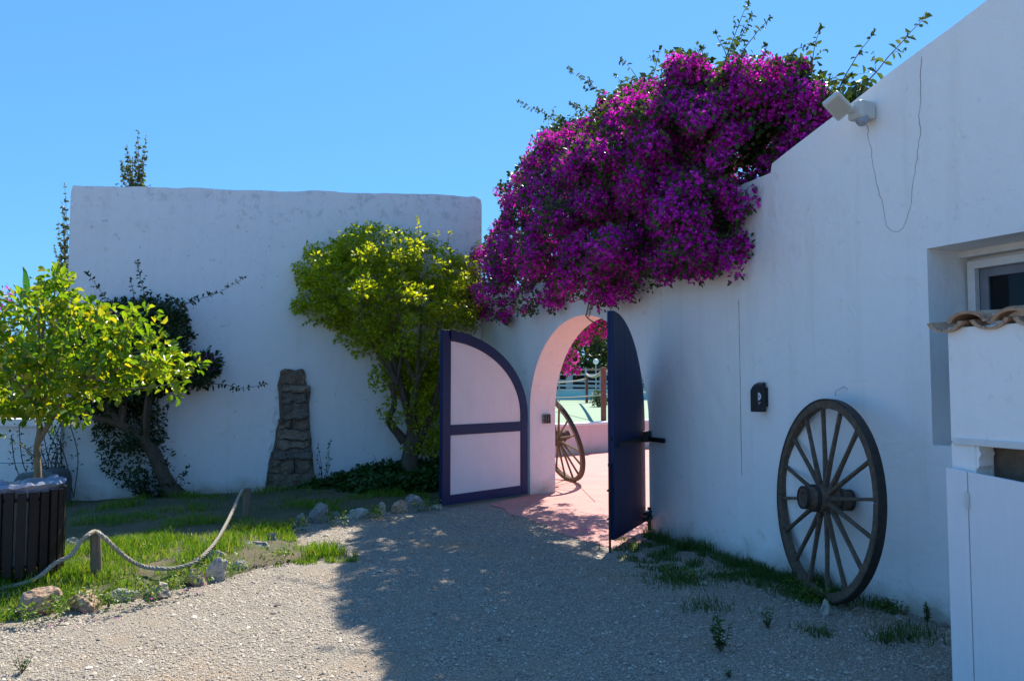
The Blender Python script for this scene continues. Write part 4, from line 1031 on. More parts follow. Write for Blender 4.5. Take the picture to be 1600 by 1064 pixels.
def shoot(root, pts, r0, mat_leaf, Ll=.05, gap=.05, wr=.55, name='shoot', twigs=.16):
    """a long arching stem with uneven leaves and a few side twigs"""
    pts = [Vector(p) for p in pts]; d0 = pts[-1]-pts[0]
    wv_ = d0.length*.035
    for i in range(1, len(pts)-1): pts[i] += Vector((random.uniform(-1, 1), random.uniform(-1, 1), random.uniform(-.5, 1)))*wv_
    c = catmull(pts, 10); n = len(c); c = [p+Vector((noise.noise(p*6), noise.noise(p*6+Vector((9, 0, 0))), noise.noise(p*6+Vector((0, 9, 0)))))*.012 for p in c]
    g = G().tube(c, [r0*(1-.8*i/n) for i in range(n)], 5)
    L = 0; Ps = []; Ds = []; Ls = []; k = 0
    tot = sum((c[i+1]-c[i]).length for i in range(n-1)); nxt = gap*random.uniform(.5, 2)
    for i in range(n-1):
        s_ = (c[i+1]-c[i]).length; L += s_
        while L > nxt:
            t = nxt/tot; d = (c[i+1]-c[i]).normalized(); side = Vector((random.gauss(0, .8), random.gauss(0, .8), random.gauss(0, .5)))
            sd2 = d.cross(Vector((0, 1, 0))).normalized()*(1 if random.random() < .5 else -1); k += 1
            if random.random() < twigs and t < .85:
                e_ = c[i]+(sd2+d*1.2+side*.4).normalized()*Ll*random.uniform(.8, 2.2)*(1.2-t); g.tube([c[i], c[i].lerp(e_, .5)+Z*.01, e_], [r0*.4, r0*.3, r0*.15], 4)
                for q_ in range(4): Ps.append(c[i].lerp(e_, .4+.2*q_)); Ds.append(Vector((random.gauss(0, 1), random.gauss(0, 1), random.gauss(0, .7)-.2))); Ls.append(Ll*random.uniform(.35, .8)*(1-.4*t))
            if random.random() < .8:
                for q_ in range(random.choice((1, 1, 2))): Ps.append(c[i]); Ds.append(sd2*(1-2*q_)+d*random.uniform(-.1, .9)+side*.6-Z*random.uniform(0, .8)); Ls.append(Ll*(1-.55*t)*random.uniform(.45, 1.2))
            nxt += gap*(1-.5*t)*random.uniform(.45, 1.7)
    for j in range(8): Ps.append(c[-1]-(c[-1]-c[-4])*random.random()); Ds.append(Vector((random.gauss(0, 1), random.gauss(0, 1), random.gauss(0, 1)))+(c[-1]-c[-4]).normalized()); Ls.append(Ll*random.uniform(.3, .55))
    st = g.build(name, M_STEM, root)
    leaves('foliage', np.array(Ps), np.array(Ds), rand_unit(len(Ps))+np.array([0, -.2, .9]), np.array(Ls), mat_leaf, st, wr, .16, True)
    return st

# --- bougainvillea over the gate
bpoly = [(722, 450), (728, 405), (745, 385), (775, 360), (785, 330), (778, 296), (790, 290), (815, 262), (840, 222), (872, 200), (930, 190), (948, 160), (985, 140), (1045, 135), (1052, 92), (1095, 92), (1118, 128), (1160, 98), (1200, 92), (1212, 130), (1275, 118), (1300, 145), (1312, 178), (1275, 205), (1206, 262), (1200, 280), (1168, 290), (1180, 302), (1172, 330), (1142, 346), (1165, 380), (1152, 418), (1090, 432), (1060, 425), (990, 456), (945, 476), (905, 462), (885, 472), (840, 485), (790, 500), (745, 488), (728, 470)]
bo = empty('bougainvillea', W(S_C-.5, -.7, 0), 'huge magenta bougainvillea spilling over the wall above the arched gate', 'climbing plant')
_wz = lambda x: x
tf = lambda x, y: np.where(x > 1168, -.12, np.where(x > 1100, .12+.30*(1168-x)/68, .52))
tbk = lambda x, y: np.full(len(x), -1.05)
C = pxcloud(bpoly, 2500, wp, tf, tbk, 70, .55, .09, 42)
# hanging foliage on the inner side, seen through the arch
C2 = pxcloud([(850, 480), (965, 480), (960, 525), (945, 545), (918, 565), (908, 585), (885, 592), (860, 570)], 130, lambda a, b, c: wp(a, b, c), -1.25, -.55, 20, .6)
# thin out where the clump would sit inside the wall
def in_wall(P):
    q = P-np.array(A); s = q@np.array(U); w_ = q@np.array(N); top = np.where(s < S_SEAM, t3[1]+slope*(s-t3[0])+.02, TOPG)
    return (w_ < .03) & (w_ > -.45) & (P[:, 2] < top)
s1175 = sz(1192, 300)[0]
def over_right(P):
    q = P-np.array(A); return (q@np.array(U) < s1175) & (q@np.array(N) > -.06)
ovr = over_right(C); wq_ = (C-np.array(A))@np.array(N)
C[ovr] -= np.array(N)*(wq_[ovr]+rng.uniform(.10, .5, ovr.sum()))[:, None]
nb_ = 260; sB = rng.uniform(sm-.1, S_L+.9, nb_); wB = rng.uniform(-1.75, -.5, nb_); zB = rng.uniform(2.3, 3.3, nb_)+.25*np.sin(sB*3)
C3 = np.array([W(a, b, c) for a, b, c in zip(sB, wB, zB)])
C3 = np.concatenate([C3, C2]); pp_ = proj(C3); C3 = C3[~((pp_[0] > 912) & (pp_[1] > 532))]
C = np.concatenate([C, C3]); C = C[~in_wall(C)]; pp_ = proj(C); C = C[~((pp_[0] > 1262+np.minimum(pp_[1]-118, 40)*.6) & (pp_[0] > 1200))]
nC = len(C)
cr = rng.uniform(.05, .13, nC)
# flowering strength varies by clump
fnz = np.array([noise.noise(Vector(tuple(p_*2.6)))+.5*noise.noise(Vector(tuple(p_*6))) for p_ in C]); fl = rng.uniform(0, 1, nC) < np.clip(.95+fnz*1.6+np.where((C-np.array(A))@np.array(U) < s1175+.3, .3, 0), .12, .97)
Pf, Vf = clump_cloud(C[fl], 32, cr[fl]); k_ = ~in_wall(Pf) & ~over_right(Pf); Pf = Pf[k_]; Vf = Vf[k_]
n = len(Pf); Df = unit(Vf+rand_unit(n)*.5+np.array([-.25, -.35, .1])); Xd = unit(np.cross(Df, rand_unit(n))); Yd = np.cross(Df, Xd)
Vs = []; Fs = []
off = 0; Lb = rng.uniform(.020, .034, n)
for k in range(3):
    a = 2*math.pi*k/3; rad = Xd*math.cos(a)+Yd*math.sin(a)
    V, F = leaf_verts(Pf, Df*.75+rad, Df-rad*.5, Lb, .95, -.10)
    Vs.append(V); Fs.append(F+off); off += len(V)
o = npmesh('flowers', np.concatenate(Vs), np.concatenate(Fs), M_BRACT, bo); o['kind'] = 'stuff'
k_ = rng.uniform(0, 1, n) < .14
V, F = leaf_verts(Pf[k_]+Df[k_]*.022-Xd[k_]*.003, Xd[k_], Df[k_], .0065, 1, 0)
o = npmesh('blossoms', V, F, M_WHITE, bo); o['kind'] = 'stuff'
Pl, Vl = clump_cloud(C, 18, cr*1.05); k_ = ~in_wall(Pl) & ~over_right(Pl); Pl = Pl[k_]; Vl = Vl[k_]
leaves('foliage', Pl, Vl+rand_unit(len(Pl)), rand_unit(len(Pl))+np.array([0, 0, .8]), rng.uniform(.04, .07, len(Pl)), M_BLEAF, bo, .6)
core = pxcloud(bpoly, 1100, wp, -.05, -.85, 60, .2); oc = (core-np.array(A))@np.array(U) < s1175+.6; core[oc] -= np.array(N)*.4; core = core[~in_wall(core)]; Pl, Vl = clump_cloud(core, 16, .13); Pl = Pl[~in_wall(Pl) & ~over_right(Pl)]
leaves('foliage', Pl, rand_unit(len(Pl)), rand_unit(len(Pl)), rng.uniform(.07, .11, len(Pl)), M_DLEAF, bo, .7)  # inner leaves added to thicken the shadow; dark colour stands in for gap shade
# green fringe on top
topl = [(870, 200), (905, 190), (950, 165), (1010, 150), (1040, 130), (1110, 140), (1140, 120), (1215, 135), (1250, 125), (1290, 140), (1305, 160), (920, 205), (985, 145)]
Cg = np.array([wp(a+random.gauss(0, 8), b+random.gauss(0, 5), random.uniform(-.7, .1) if a < 1150 else random.uniform(-.7, -.2)) for a, b in topl for _ in range(6)])
Pl, Vl = clump_cloud(Cg, 16, .09); leaves('foliage', Pl, Vl+rand_unit(len(Pl)), rand_unit(len(Pl))+np.array([0, 0, .8]), rng.uniform(.03, .06, len(Pl)), M_BLEAF, bo, .6)
for pl_ in ([(900, 205), (860, 178), (806, 158)], [(935, 185), (890, 162)], [(960, 165), (920, 135), (886, 106)], [(975, 150), (962, 118)], [(1010, 150), (990, 115), (968, 92)], [(1015, 140), (1025, 100), (1032, 72)], [(1045, 130), (1048, 80)], [(1095, 100), (1096, 76)], [(1125, 115), (1150, 50), (1171, 2)], [(1125, 120), (1160, 60), (1175, 24)], [(1150, 100), (1175, 60), (1205, 26)], [(1140, 100), (1118, 50)], [(1190, 95), (1197, 72)], [(1268, 120), (1273, 80), (1282, 44)], [(1225, 130), (1235, 85), (1270, 72)], [(1300, 160), (1335, 100), (1366, 50)], [(1310, 160), (1315, 130), (1330, 118)], [(1345, 140), (1395, 80), (1452, 20)], [(1230, 120), (1240, 85)], [(905, 245), (940, 250)]):
    w0_ = random.uniform(-.6, -.25) if pl_[0][0] > 1000 else random.uniform(-.4, .1)
    P_ = [wp(a, b, w0_+.04*i) for i, (a, b) in enumerate(pl_)]
    if len(P_) == 2: P_ = [P_[0], P_[0].lerp(P_[1], .5)+Vector((.01, 0, .02)), P_[1]]
    shoot(bo, P_, .006, M_BLEAF, .105, .055, .5)
# woody stems behind the wall and the runner at the arch crown
tb_ = W(S_L+1.5, -.75, 0)
G().tube(catmull([tb_, tb_+Vector((.05, .1, 1.2)), W(S_L+.6, -.65, 2.6), W(S_L-.6, -.6, 3.4)], 6), [.09*(1-.03*i) for i in range(19)], 9, rough=.2).build('trunk', M_BARK, bo)
branch_tree(bo, W(S_L-.3, -.65, 2.7), [W(S_L-2.8, -.6, 3.8), W(S_L-1.6, -.5, 4.2), W(S_L-.2, -.5, 3.6), W(S_L-4, -.6, 3.9), W(S_L+.6, -.5, 3.2)], .045, M_BARK)
G().tube(catmull([wp(921, 468, .03), wp(917, 488, .02), wp(916, 494, .015), wp(925, 502, .015), wp(940, 508, .02)], 5), .008, 6).build('branch', M_POST, bo)
G().tube(catmull([wp(929, 468, .03), wp(923, 482, .02), wp(920, 496, .01)], 5), .006, 6).build('branch', M_POST, bo)

# --- green tree by the corner
tr = empty('leafy_tree', bp(640, 745, .55), 'round headed green tree with lit top against the back wall', 'tree')
tpoly = [(462, 425), (478, 395), (520, 378), (548, 362), (575, 352), (600, 362), (640, 350), (655, 368), (690, 380), (702, 378), (715, 400), (740, 410), (752, 450), (750, 500), (738, 515), (700, 520), (690, 560), (684, 620), (650, 650), (630, 618), (605, 610), (618, 595), (590, 575), (580, 550), (550, 545), (530, 520), (495, 505), (480, 490), (458, 482), (478, 460)]
C = pxcloud(tpoly, 700, bp, 1.3, .12, 80, .3, 0.0, 38)
C = np.concatenate([C, pxcloud([(600, 560), (690, 555), (694, 640), (690, 705), (650, 715), (662, 680), (640, 640), (600, 612)], 80, bp, 1.0, .3, 40, .2)]); k_ = ((C-np.array(A))@np.array(N) > .1); C = C[k_]
Pl, Vl = clump_cloud(C, 38, rng.uniform(.07, .14, len(C)), .8)
leaves('crown', Pl, Vl+rand_unit(len(Pl))*.8-np.array([0, 0, .2]), rand_unit(len(Pl))*.7+np.array([0, 0, .9]), rng.uniform(.04, .075, len(Pl)), M_TLEAF, tr, .62, .1)
P0 = bp(641, 745, .55)
G().tube(catmull([P0, bp(640, 712, .55), bp(645, 690, .55), bp(646, 668, .58)], 5), [.15-.003*i for i in range(16)], 12, rough=.35).build('trunk', M_BARK, tr, smooth=True)
fk = bp(645, 675, .57)
branch_tree(tr, fk, [bp(632, 600, .6), bp(655, 580, .7), bp(600, 520, .7)], .07, M_BARK)
G().tube(catmull([bp(632, 690, .55), bp(618, 672, .55), bp(608, 655, .6), bp(616, 630, .6), bp(612, 600, .7)], 5), [.075-.002*i for i in range(21)], 9, rough=.3).build('branch', M_BARK, tr, smooth=True)
G().tube(catmull([bp(652, 700, .57), bp(665, 670, .6), bp(680, 625, .65), bp(692, 560, .7)], 5), [.05-.0015*i for i in range(16)], 8, rough=.3).build('branch', M_BARK, tr, smooth=True)
branch_tree(tr, bp(620, 600, .7), [bp(560, 500, .8), bp(540, 450, .7), bp(620, 480, .9)], .03, M_BARK)
branch_tree(tr, bp(650, 600, .7), [bp(600, 450, .9), bp(660, 430, .8), bp(700, 450, .7)], .035, M_BARK)
for (a, b) in ((660, 690), (680, 700), (672, 672), (685, 680), (655, 650), (640, 640), (668, 640), (625, 650), (600, 640), (612, 625), (648, 668), (645, 695), (590, 600), (584, 592), (605, 655)):
    Cx = np.array([bp(a+random.gauss(0, 4), b+random.gauss(0, 4), .75) for _ in range(3)]); Pl, Vl = clump_cloud(Cx, 14, .07)
    leaves('foliage', Pl, Vl, rand_unit(len(Pl))+np.array([0, 0, .6]), rng.uniform(.04, .07, len(Pl)), M_TLEAF, tr, .6)
for pl_ in ([(490, 430), (468, 416)], [(655, 365), (652, 340)], [(500, 395), (480, 378)], [(700, 385), (704, 362)], [(575, 365), (574, 345)], [(540, 380), (530, 362)], [(600, 370), (606, 352)], [(480, 470), (458, 474)], [(495, 500), (474, 508)], [(535, 520), (522, 536)], [(560, 540), (556, 560)], [(590, 570), (580, 592)], [(612, 600), (598, 612)], [(675, 380), (684, 362)], [(725, 410), (740, 398)]):
    shoot(tr, [bp(*pl_[0], .6), bp((pl_[0][0]+pl_[1][0])/2, (pl_[0][1]+pl_[1][1])/2-2, .6), bp(*pl_[1], .6)], .005, M_TLEAF, .075, .022)

# --- dark shrub on the back wall, left
ds = empty('wall_shrub', bp(272, 785, .35), 'dark shaded shrub with a leaning trunk and long shoots on the back wall', 'shrub')
dpoly_ = [(95, 560), (118, 500), (150, 485), (205, 478), (240, 470), (275, 480), (290, 520), (300, 548), (325, 545), (338, 560), (335, 592), (300, 605), (250, 612), (235, 640), (190, 640), (150, 655), (110, 640)]
C = pxcloud(dpoly_, 360, bp, .9, .1, 50, .2)
Pl, Vl = clump_cloud(C, 42, rng.uniform(.08, .14, len(C)))
leaves('crown', Pl, Vl+rand_unit(len(Pl)), rand_unit(len(Pl)), rng.uniform(.045, .08, len(Pl)), M_DLEAF, ds, .6)
C = pxcloud([(165, 735), (150, 660), (210, 640), (250, 650), (262, 700), (262, 740), (290, 775), (240, 790), (200, 765)], 120, bp, .55, .2, 40, .2)
Pl, Vl = clump_cloud(C, 26, .09); leaves('foliage', Pl, Vl+rand_unit(len(Pl)), rand_unit(len(Pl)), rng.uniform(.04, .06, len(Pl)), M_DLEAF, ds, .55)
kk = [(p_, .02) for p_ in ()]
fk_ = rng.choice(len(C), 0)
G().tube(catmull([bp(285, 792, .35), bp(262, 755, .35), bp(240, 710, .35), bp(215, 678, .38), bp(185, 662, .4), bp(145, 652, .45)], 5), [.13, .12, .112, .106, .102]+[.098-.003*i for i in range(21)], 12, rough=.3).build('trunk', M_BARK, ds, smooth=True)
branch_tree(ds, bp(228, 690, .37), [bp(232, 600, .5), bp(238, 560, .5), bp(250, 520, .5)], .04, M_BARK)
branch_tree(ds, bp(190, 664, .4), [bp(180, 560, .6), bp(130, 560, .7), bp(160, 500, .5)], .045, M_BARK)
for pl_ in ([(190, 500), (165, 465), (134, 424)], [(232, 490), (222, 450), (214, 406)], [(215, 490), (208, 455), (204, 438)], [(262, 500), (300, 475), (340, 462), (384, 432)], [(240, 500), (245, 475), (247, 462)], [(250, 500), (262, 478), (270, 466)], [(262, 505), (280, 480), (300, 468)], [(268, 500), (276, 475), (278, 468)], [(320, 600), (350, 603), (378, 606), (414, 600)], [(230, 650), (255, 640), (278, 622)], [(235, 665), (244, 655), (247, 640)], [(240, 680), (258, 655), (264, 632)], [(250, 760), (275, 745), (295, 728)], [(265, 775), (280, 755), (288, 740)], [(200, 700), (160, 690), (148, 665)], [(320, 560), (322, 548), (328, 542)]):
    wq = random.uniform(.3, .6); shoot(ds, [bp(a, b, wq+.03*i) for i, (a, b) in enumerate(pl_)], .006, M_DLEAF, .10, .05, .5)
Cx = np.array([bp(a, b, .7) for a, b in ((170, 488), (325, 560), (292, 550), (330, 572), (180, 494))]); Pf, Vf = clump_cloud(Cx, 9, .06)
o = leaves('flowers', Pf, Vf, rand_unit(len(Pf)), .03, M_BRACT, ds, .9)

# --- lemon tree
lt = empty('lemon_tree', gnd(60, 866), 'small sunlit lemon tree with yellow-green leaves behind the bin', 'tree')
YL = gnd(60, 866).y
lw_ = lambda a, b, c: at(a, b, YL-c)
lpoly = [(-130, 470), (-60, 440), (0, 462), (30, 470), (70, 470), (78, 425), (90, 410), (98, 440), (108, 470), (150, 478), (185, 490), (212, 482), (228, 476), (236, 500), (228, 520), (262, 520), (272, 545), (300, 560), (304, 575), (285, 585), (290, 605), (276, 620), (240, 605), (205, 625), (170, 628), (145, 668), (100, 672), (60, 655), (20, 640), (-30, 650), (-120, 640)]
C = pxcloud(lpoly, 270, lw_, .62, -.62, 90, .1)
Pl, Vl = clump_cloud(C, 15, rng.uniform(.08, .15, len(C)), .7)
n = len(Pl); Dl = Vl+rand_unit(n)*.7+np.array([0, 0, .1]); Nl = rand_unit(n)*.8+np.array([.1, .2, .8]); Ll = rng.uniform(.055, .10, n)
order = np.argsort(Pl[:, 1]+.3*np.abs(rng.normal(size=n))); vis = (proj(Pl)[0] > -5); order = order[vis[order]]
ind = order[:290]; rest = np.setdiff1d(np.arange(n), ind)
leaves('crown', Pl[rest], Dl[rest], Nl[rest], Ll[rest], M_LLEAF, lt, .6, .2, True)
V0, F0 = leaf_verts(np.zeros((1, 3)), np.array([[0, 1., 0]]), np.array([[0, 0, 1.]]), np.array([1.0]), .62, .2, True)
lm = bpy.data.meshes.new('leaf'); lm.from_pydata([tuple(v) for v in V0], [], [tuple(int(q_) for q_ in f) for f in F0]); lm.materials.append(M_LLEAFO)
rlt = root_loc(lt)
for i in ind:
    o = bpy.data.objects.new('leaf', lm); COL.objects.link(o); o.parent = lt; o.location = Vector(Pl[i])-rlt
    d = Vector(Dl[i]).normalized(); x_ = d.cross(Vector(Nl[i])).normalized(); z_ = x_.cross(d)
    o.rotation_mode = 'QUATERNION'; o.rotation_quaternion = Matrix((x_, d, z_)).transposed().to_quaternion(); o.scale = (Ll[i],)*3
b0_ = gnd(60, 866)
G().tube(catmull([b0_, at(59, 750, YL), at(58, 700, YL), at(62, 670, YL), at(58, 630, YL), at(62, 560, YL), at(70, 500, YL)], 5), [.038-.0009*i for i in range(31)], 9, rough=.12).build('trunk', M_LBARK, lt, smooth=True)
G().tube(catmull([at(60, 690, YL), at(75, 665, YL), at(90, 640, YL-.1), at(115, 600, YL-.2), at(190, 575, YL-.3), at(255, 560, YL-.3)], 5), [.026-.0008*i for i in range(26)], 8, rough=.12).build('branch', M_LBARK, lt, smooth=True)
branch_tree(lt, at(62, 640, YL), [at(20, 560, YL-.3), at(0, 520, YL+.2), at(100, 500, YL+.2), at(88, 420, YL), at(-60, 540, YL), at(60, 480, YL-.4)], .016, M_LBARK)
branch_tree(lt, at(115, 600, YL-.2), [at(215, 500, YL-.2), at(180, 600, YL-.4), at(270, 600, YL-.4), at(230, 545, YL)], .012, M_LBARK)
# low twig with leaves left of the trunk
shoot(lt, [at(56, 715, YL-.02), at(30, 695, YL-.15), at(2, 680, YL-.2)], .006, M_LLEAF, .07, .05, .6)

# --- slender trees behind the back wall
def slender(px, ytop, ybase_px, Y, label, wpx=44, n=700):
    top = at(px, ytop, Y); base = Vector((top.x, Y, 0)); r = empty('slender_tree', base, label, 'tree', 'slender young trees behind the back wall')
    G().tube([base, base.lerp(top, .5)+Vector((.05, 0, 0)), top], [.05, .03, .006], 7).build('trunk', M_BARK, r)
    g = G(); Ps = []
    for k in range(16):
        z = random.uniform(.35, .92); p0 = base.lerp(top, z); wd = wpx/FPX*Y*.5
        tip = p0+Vector((random.uniform(-1, 1)*wd*1.0*(1.15-z*.7), random.uniform(-1, 1)*wd, random.uniform(.4, 1.1)*(1.15-z)*1.6)); g.tube([p0, p0.lerp(tip, .4)+Vector(((tip-p0).x*.25, 0, 0)), tip], [.012, .008, .003], 5)
        for j in range(7): Ps.append(p0.lerp(tip, random.uniform(.3, 1)))
    g.build('branches', M_STEM, r)
    Pl, Vl = clump_cloud(np.array(Ps), n//len(Ps)+1, .07); leaves('crown', Pl, Vl+rand_unit(len(Pl)), rand_unit(len(Pl)), rng.uniform(.03, .06, len(Pl)), M_POPLAR, r, .7)
slender(207, 245, 290, 14.5, 'thin young tree whose tip rises above the back wall', 46, 1100)
st_ = bpy.data.objects['slender_tree']
for (a, b) in ((198, 225), (216, 203), (228, 212), (189, 252), (224, 243), (203, 245), (212, 225)):
    shoot(st_, [at(208, 330, 14.5), at(207+(a-207)*.75, 290, 14.5), at(a, b, 14.5)], .010, M_POPLAR, .10, .030, .75, 'branch', .5)
slender(100, 395, 480, 12.6, 'thin young tree beside the left end of the back wall', 30, 500)
st_ = bpy.data.objects['slender_tree.001']
for (a, b) in ((101, 285), (97, 318), (90, 345), (84, 385), (99, 350), (95, 400), (101, 320), (88, 410)):
    shoot(st_, [at(98, 520, 12.5), at(98+(a-98)*.6, 430+(b-340)*.3, 12.5), at(a, b, 12.5)], .008, M_POPLAR, .085, .030, .75, 'branch', .4)

# --- bushes behind the low wall at left
def bush(px, py0, pytop, Y, rx, mat, label, n=3200, Lr=(.05, .09), name='bush', group=None):
    top = at(px, pytop, Y); c = Vector((top.x, Y, 0)); zt_ = top.z; r = empty(name, c, label, 'bush', group)
    cs_ = rand_unit(n//30); cs_ = cs_*np.cbrt(rng.uniform(.3, 1, len(cs_)))[:, None]*np.array([rx, rx, zt_*.46])+np.array([c.x, c.y, zt_*.52])
    Pl, Vl = clump_cloud(cs_, 30, .14+.04*rx); leaves('crown', Pl, Vl+rand_unit(len(Pl)), rand_unit(len(Pl))+np.array([0, 0, .5]), rng.uniform(*Lr, len(Pl)), mat, r, .6)
    G().tube([c, c+Vector((.05, 0, zt_*.5)), c+Vector((0, 0, zt_*.8))], [.05, .04, .015], 7).build('trunk', M_BARK, r)
    return r
bush(38, 600, 438, 13.4, .55, M_POPLAR, 'bronze-green bush behind the low wall at far left', 3600)
bush(70, 600, 470, 12.9, .45, M_FAR, 'dark bush between low wall and back wall end', 2400)
r = bush(-20, 600, 470, 13.2, .55, M_FAR, 'bush with magenta flowers at the very left edge', 3000)
Cx = np.array([at(random.uniform(-40, 12), random.uniform(452, 480), 12.8) for _ in range(16)]); Pf, Vf = clump_cloud(Cx, 24, .09); leaves('flowers', Pf, Vf, rand_unit(len(Pf)), .045, M_BRACT, r, .9)
ba = empty('banana_plant', Vector((at(50, 500, 14.2).x, 14.2, 0)), 'banana plant with upright green leaves behind the low wall', 'plant')
G().tube([Vector((at(50, 500, 14.2).x, 14.2, 0)), at(50, 500, 14.2)], [.10, .07], 9).build('stem', M_BANANA, ba)
for (p0, p1, wd) in (((40, 470), (35, 416), .16), ((62, 475), (84, 428), .2), ((50, 480), (20, 445), .2), ((60, 465), (58, 440), .25)):
    a_, b_ = at(*p0, 14.2), at(*p1, 14.1); n_ = 8; g = G(); side = (b_-a_).cross(Vector((0, 1, 0))).normalized()
    vs = []
    for i in range(n_+1):
        t = i/n_; q_ = a_.lerp(b_, t); ww_ = wd*.5*math.sin(math.pi*min(1, t*.9+.1))**.7; vs += [q_-side*ww_+Vector((0, .05, 0)), q_, q_+side*ww_*.9+Vector((0, .07, 0))]
    g.add(vs, [f for i in range(n_) for f in ((i*3, i*3+1, i*3+4, i*3+3), (i*3+1, i*3+2, i*3+5, i*3+4))]); g.build('leaf', M_BANANA, ba)
# picket fence of brown boards and canes behind the low wall
YF = 17.6
pf = empty('cane_fence', at(30, 652, YF), 'fence of brown pickets and thin canes glimpsed over the low wall at left', 'fence')
x = at(-120, 600, YF).x
i = 0
while x < at(98, 600, YF).x:
    G().box((x, YF, ZP), Vector((.12, 0, 0)), Vector((0, .05, 0)), Z*1.15).build('picket', M_BROWN, pf)
    for k in range(4): G().tube([(x+.16+.045*k, YF+.03, ZP+.15), (x+.165+.045*k+random.uniform(-.01, .01), YF+.03, ZP+1.1+random.uniform(-.05, .05))], .013, 5).build('cane', M_POST if k % 2 else M_RAILW, pf)
    x += .37; i += 1
G().box((at(-120, 600, YF).x, YF+.05, ZP+.9), Vector((at(98, 600, YF).x-at(-120, 600, YF).x, 0, 0)), Vector((0, .04, 0)), Z*.08).build('rail', M_BROWN, pf)
p_ = at(18, 652, YF-.1); G().box((p_.x-.08, YF-.16, ZP), Vector((.16, 0, 0)), Vector((0, .12, 0)), Z*1.25).build('post', M_RAILW, pf)
# grey box at the foot of the low wall and twiggy shrub
p_ = at(66, 770, y_l-.30)
gb = empty('storage_box', Vector((p_.x, y_l-.3, 0)), 'dark grey box with rounded top at the end of the low wall', 'box')
prof = [(-.27, 0), (.27, 0), (.27, .36), (.24, .45), (.14, .50), (-.20, .44), (-.25, .36)]
G().prism([Vector((p_.x+a, y_l-.5, b)) for a, b in prof], Vector((0, .4, 0))).build('body', M_BOXG, gb, bevel=.03)
G().box((p_.x-.25, y_l-.505, .33), Vector((.5, 0, 0)), Vector((0, .41, 0)), Z*.015).build('seam', M_BLACK, gb)
tw = empty('twiggy_shrub', Vector((p_.x+.15, y_l-.1, 0)), 'bare twiggy shrub in the corner above the grey box', 'shrub')
Ps = []
for k in range(16):
    a_ = Vector((p_.x+random.uniform(-.1, .3), y_l-.12, .1)); b_ = a_+Vector((random.uniform(-.45, .1), random.uniform(-.15, 0), random.uniform(.5, 1.1))); mm = a_.lerp(b_, .5)+Vector((random.uniform(-.2, .2), 0, random.uniform(-.1, .1)))
    c_ = catmull([a_, mm, b_], 5); G().tube(c_, .006, 5).build('twig', M_STEM, tw); Ps += [Vector(q_) for q_ in c_[4:]]
Pl, Vl = clump_cloud(np.array([tuple(q_) for q_ in Ps]), 3, .06); leaves('foliage', Pl, Vl, rand_unit(len(Pl)), .045, M_DLEAF, tw, .5)

# ------------------------------------------------------------------ what stands beyond the arch
def fence_post(px, ypx_top, Y, label):
    b = at(px, 640, Y); b.z = ZP; h = at(px, ypx_top, Y).z-ZP
    o = G().box((b.x-.06, Y-.06, ZP), Vector((.12, 0, 0)), Vector((0, .12, 0)), Z*h).build('fence_post', M_BROWN, loc=b, bevel=.008)
    tag(o, label, 'post', 'brown posts of the rope fence on the green floor'); return Vector((b.x, Y, ZP+h))
f1 = fence_post(943, 574, 18.6, 'nearest brown square fence post on the green floor behind the arch')
f2 = fence_post(917, 583, 36, 'second brown fence post farther back beside the pool')
f3 = fence_post(1040, 570, 21.0, 'brown fence post beyond the arch hidden by the right wall')
f4 = fence_post(842, 590, 30, 'brown fence post beyond the arch hidden by the left jamb')
def rope_line(a, b, sag, r_, label):
    a, b = Vector(a), Vector(b); pts = [a.lerp(b, i/12)-Z*sag*4*(i/12)*(1-i/12) for i in range(13)]
    o = G().tube(pts, r_, 6).build('rope_line', M_ROPE, loc=a); tag(o, label, 'rope', 'ropes of the fence on the green floor')
rope_line(f1-Z*.1, f2-Z*.05, .12, .05, 'thick top rope running from the nearest brown post to the farther post')
rope_line(f1-Z*.1, f3-Z*.1, .06, .03, 'top rope leading right from the nearest brown post')
rope_line(f1-Z*.66, f4-Z*.75, .05, .022, 'lower rope running left from the nearest brown post')
rope_line(f1-Z*.66, f3-Z*.66, .05, .022, 'lower rope leading right from the nearest brown post')
rope_line(f2-Z*.25, f4-Z*.15, .1, .03, 'upper rope from the farther post to the left')
# globe lamp
gp = at(931, 565, 38); gl_ = empty('globe_lamp', Vector((gp.x, 38, ZP)), 'white globe lamp on a thin pole beyond the arch', 'lamp')
G().tube([Vector((gp.x, 38, ZP)), gp-Z*.1], .03, 8).build('pole', M_RAILW, gl_)
bm = bmesh.new(); bmesh.ops.create_uvsphere(bm, u_segments=16, v_segments=10, radius=.14); bmesh.ops.translate(bm, verts=bm.verts, vec=gp); me = bpy.data.meshes.new('globe'); bm.to_mesh(me); bm.free(); link('globe', me, M_GLOBE, gl_, smooth=True)
# pool rim
pr = at(870, 620, 43); pe = at(1030, 620, 43)
o = G().box((pr.x-3, 43, ZP), Vector((pe.x-pr.x+6, 0, 0)), Vector((0, .4, 0)), Z*.55).build('pool_wall', M_POOL, loc=Vector((pr.x, 43, ZP))); tag(o, 'pale blue pool wall far beyond the arch', 'pool')
def railing(Y, pxa, pxb, ypx, label, n=5):
    a = at(pxa, ypx, Y); b = at(pxb, ypx, Y); r = empty('white_railing', Vector((a.x, Y, ZP)), label, 'railing', 'pale railings beyond the arch')
    for k in range(4):
        z = ZP+.55+.32*k; G().box((a.x, Y, z-.04*k), Vector((b.x-a.x, 0, random.uniform(-.3, .1))), Vector((0, .05, 0)), Z*.06).build('rail', M_RAILW, r)
    for k in range(n+1): G().box((a.x+(b.x-a.x)*k/n, Y+.06, ZP), Vector((.07, 0, 0)), Vector((0, .06, 0)), Z*1.75).build('post', M_RAILW, r)
railing(44.2, 800, 1060, 590, 'pale railing right behind the pool wall', 9)
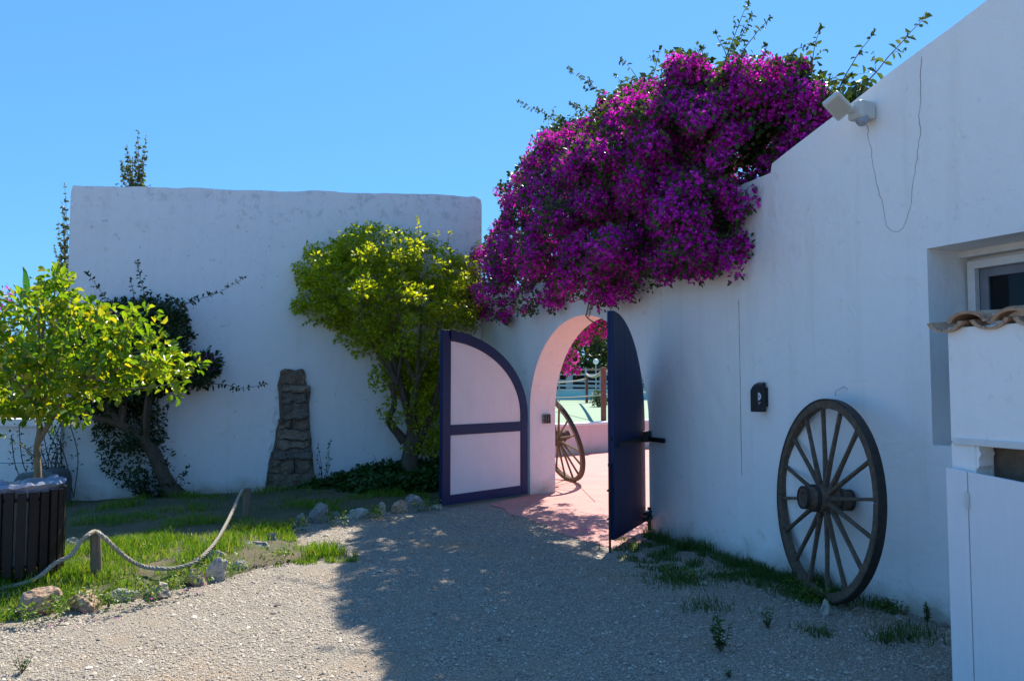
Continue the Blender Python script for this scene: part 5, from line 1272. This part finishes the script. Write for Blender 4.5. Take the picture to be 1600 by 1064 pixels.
railing(40, 790, 1080, 600, 'pale rope railing in front of the pool wall', 7)
ho = empty('pool_house', Vector((at(930, 600, 46).x, 46, ZP)), 'dark low pool building with pale columns far beyond the arch', 'building')
xa_ = at(780, 600, 47).x; xb_ = at(1100, 600, 47).x
G().box((xa_, 49, ZP), Vector((xb_-xa_, 0, 0)), Vector((0, .3, 0)), Z*1.7).build('wall', M_DARK, ho)
G().box((xa_, 46, ZP+1.7), Vector((xb_-xa_, 0, 0)), Vector((0, 3.3, 0)), Z*.12).build('roof', M_TILE, ho)
for k in range(7): G().box((xa_+(xb_-xa_)*k/6.2, 46.2, ZP), Vector((.4, 0, 0)), Vector((0, .4, 0)), Z*1.69).build('column', M_RAILW, ho)
for k, (px, yt, Y, rx, lab) in enumerate(((845, 500, 52, 2.6, 'dark tree beyond the arch, left one'), (890, 470, 54, 2.8, 'tall dark tree beyond the arch over the hanging flowers'), (932, 480, 51, 2.6, 'dark green tree straight behind the globe lamp'), (985, 470, 53, 2.8, 'dark tree beyond the arch behind the right gate leaf'), (1040, 480, 55, 2.8, 'dark tree beyond the arch, rightmost'))):
    c = at(px, yt, Y); zt_ = c.z; r = empty('tree', Vector((c.x, Y, 0)), lab, 'tree', 'trees beyond the arch')
    G().tube([(c.x, Y, 0), (c.x, Y, zt_*.7)], [.2, .1], 8).build('trunk', M_BARK, r)
    cs_ = rand_unit(120)*np.cbrt(rng.uniform(.3, 1, 120))[:, None]*np.array([rx, rx, zt_*.42])+np.array([c.x, Y, zt_*.58])
    Pl, Vl = clump_cloud(cs_, 36, .6); leaves('crown', Pl, Vl+rand_unit(len(Pl)), rand_unit(len(Pl))+np.array([0, 0, .5]), rng.uniform(.18, .3, len(Pl)), M_FAR, r, .7)
bb = at(936, 612, 30); bsh = empty('bush', Vector((bb.x, 30, ZP)), 'small round bush by the farther fence post', 'bush')
Pl, Vl = clump_cloud(rand_unit(30)*.25+np.array([bb.x, 30, ZP+.3]), 30, .12); leaves('foliage', Pl, Vl, rand_unit(len(Pl)), .08, M_FAR, bsh, .6)
# a distant green belt so that the horizon is closed from any side
Pb = []
Cb = np.stack([rng.uniform(-80, 80, 900), rng.uniform(70, 84, 900), rng.uniform(.2, 4.2, 900)], 1); Pl, Vl = clump_cloud(Cb, 22, 1.4)
o = leaves('far_vegetation', Pl, Vl+rand_unit(len(Pl)), rand_unit(len(Pl)), rng.uniform(.5, .9, len(Pl)), M_FAR, None, .7); tag(o, 'distant belt of dark vegetation on the horizon', 'vegetation')
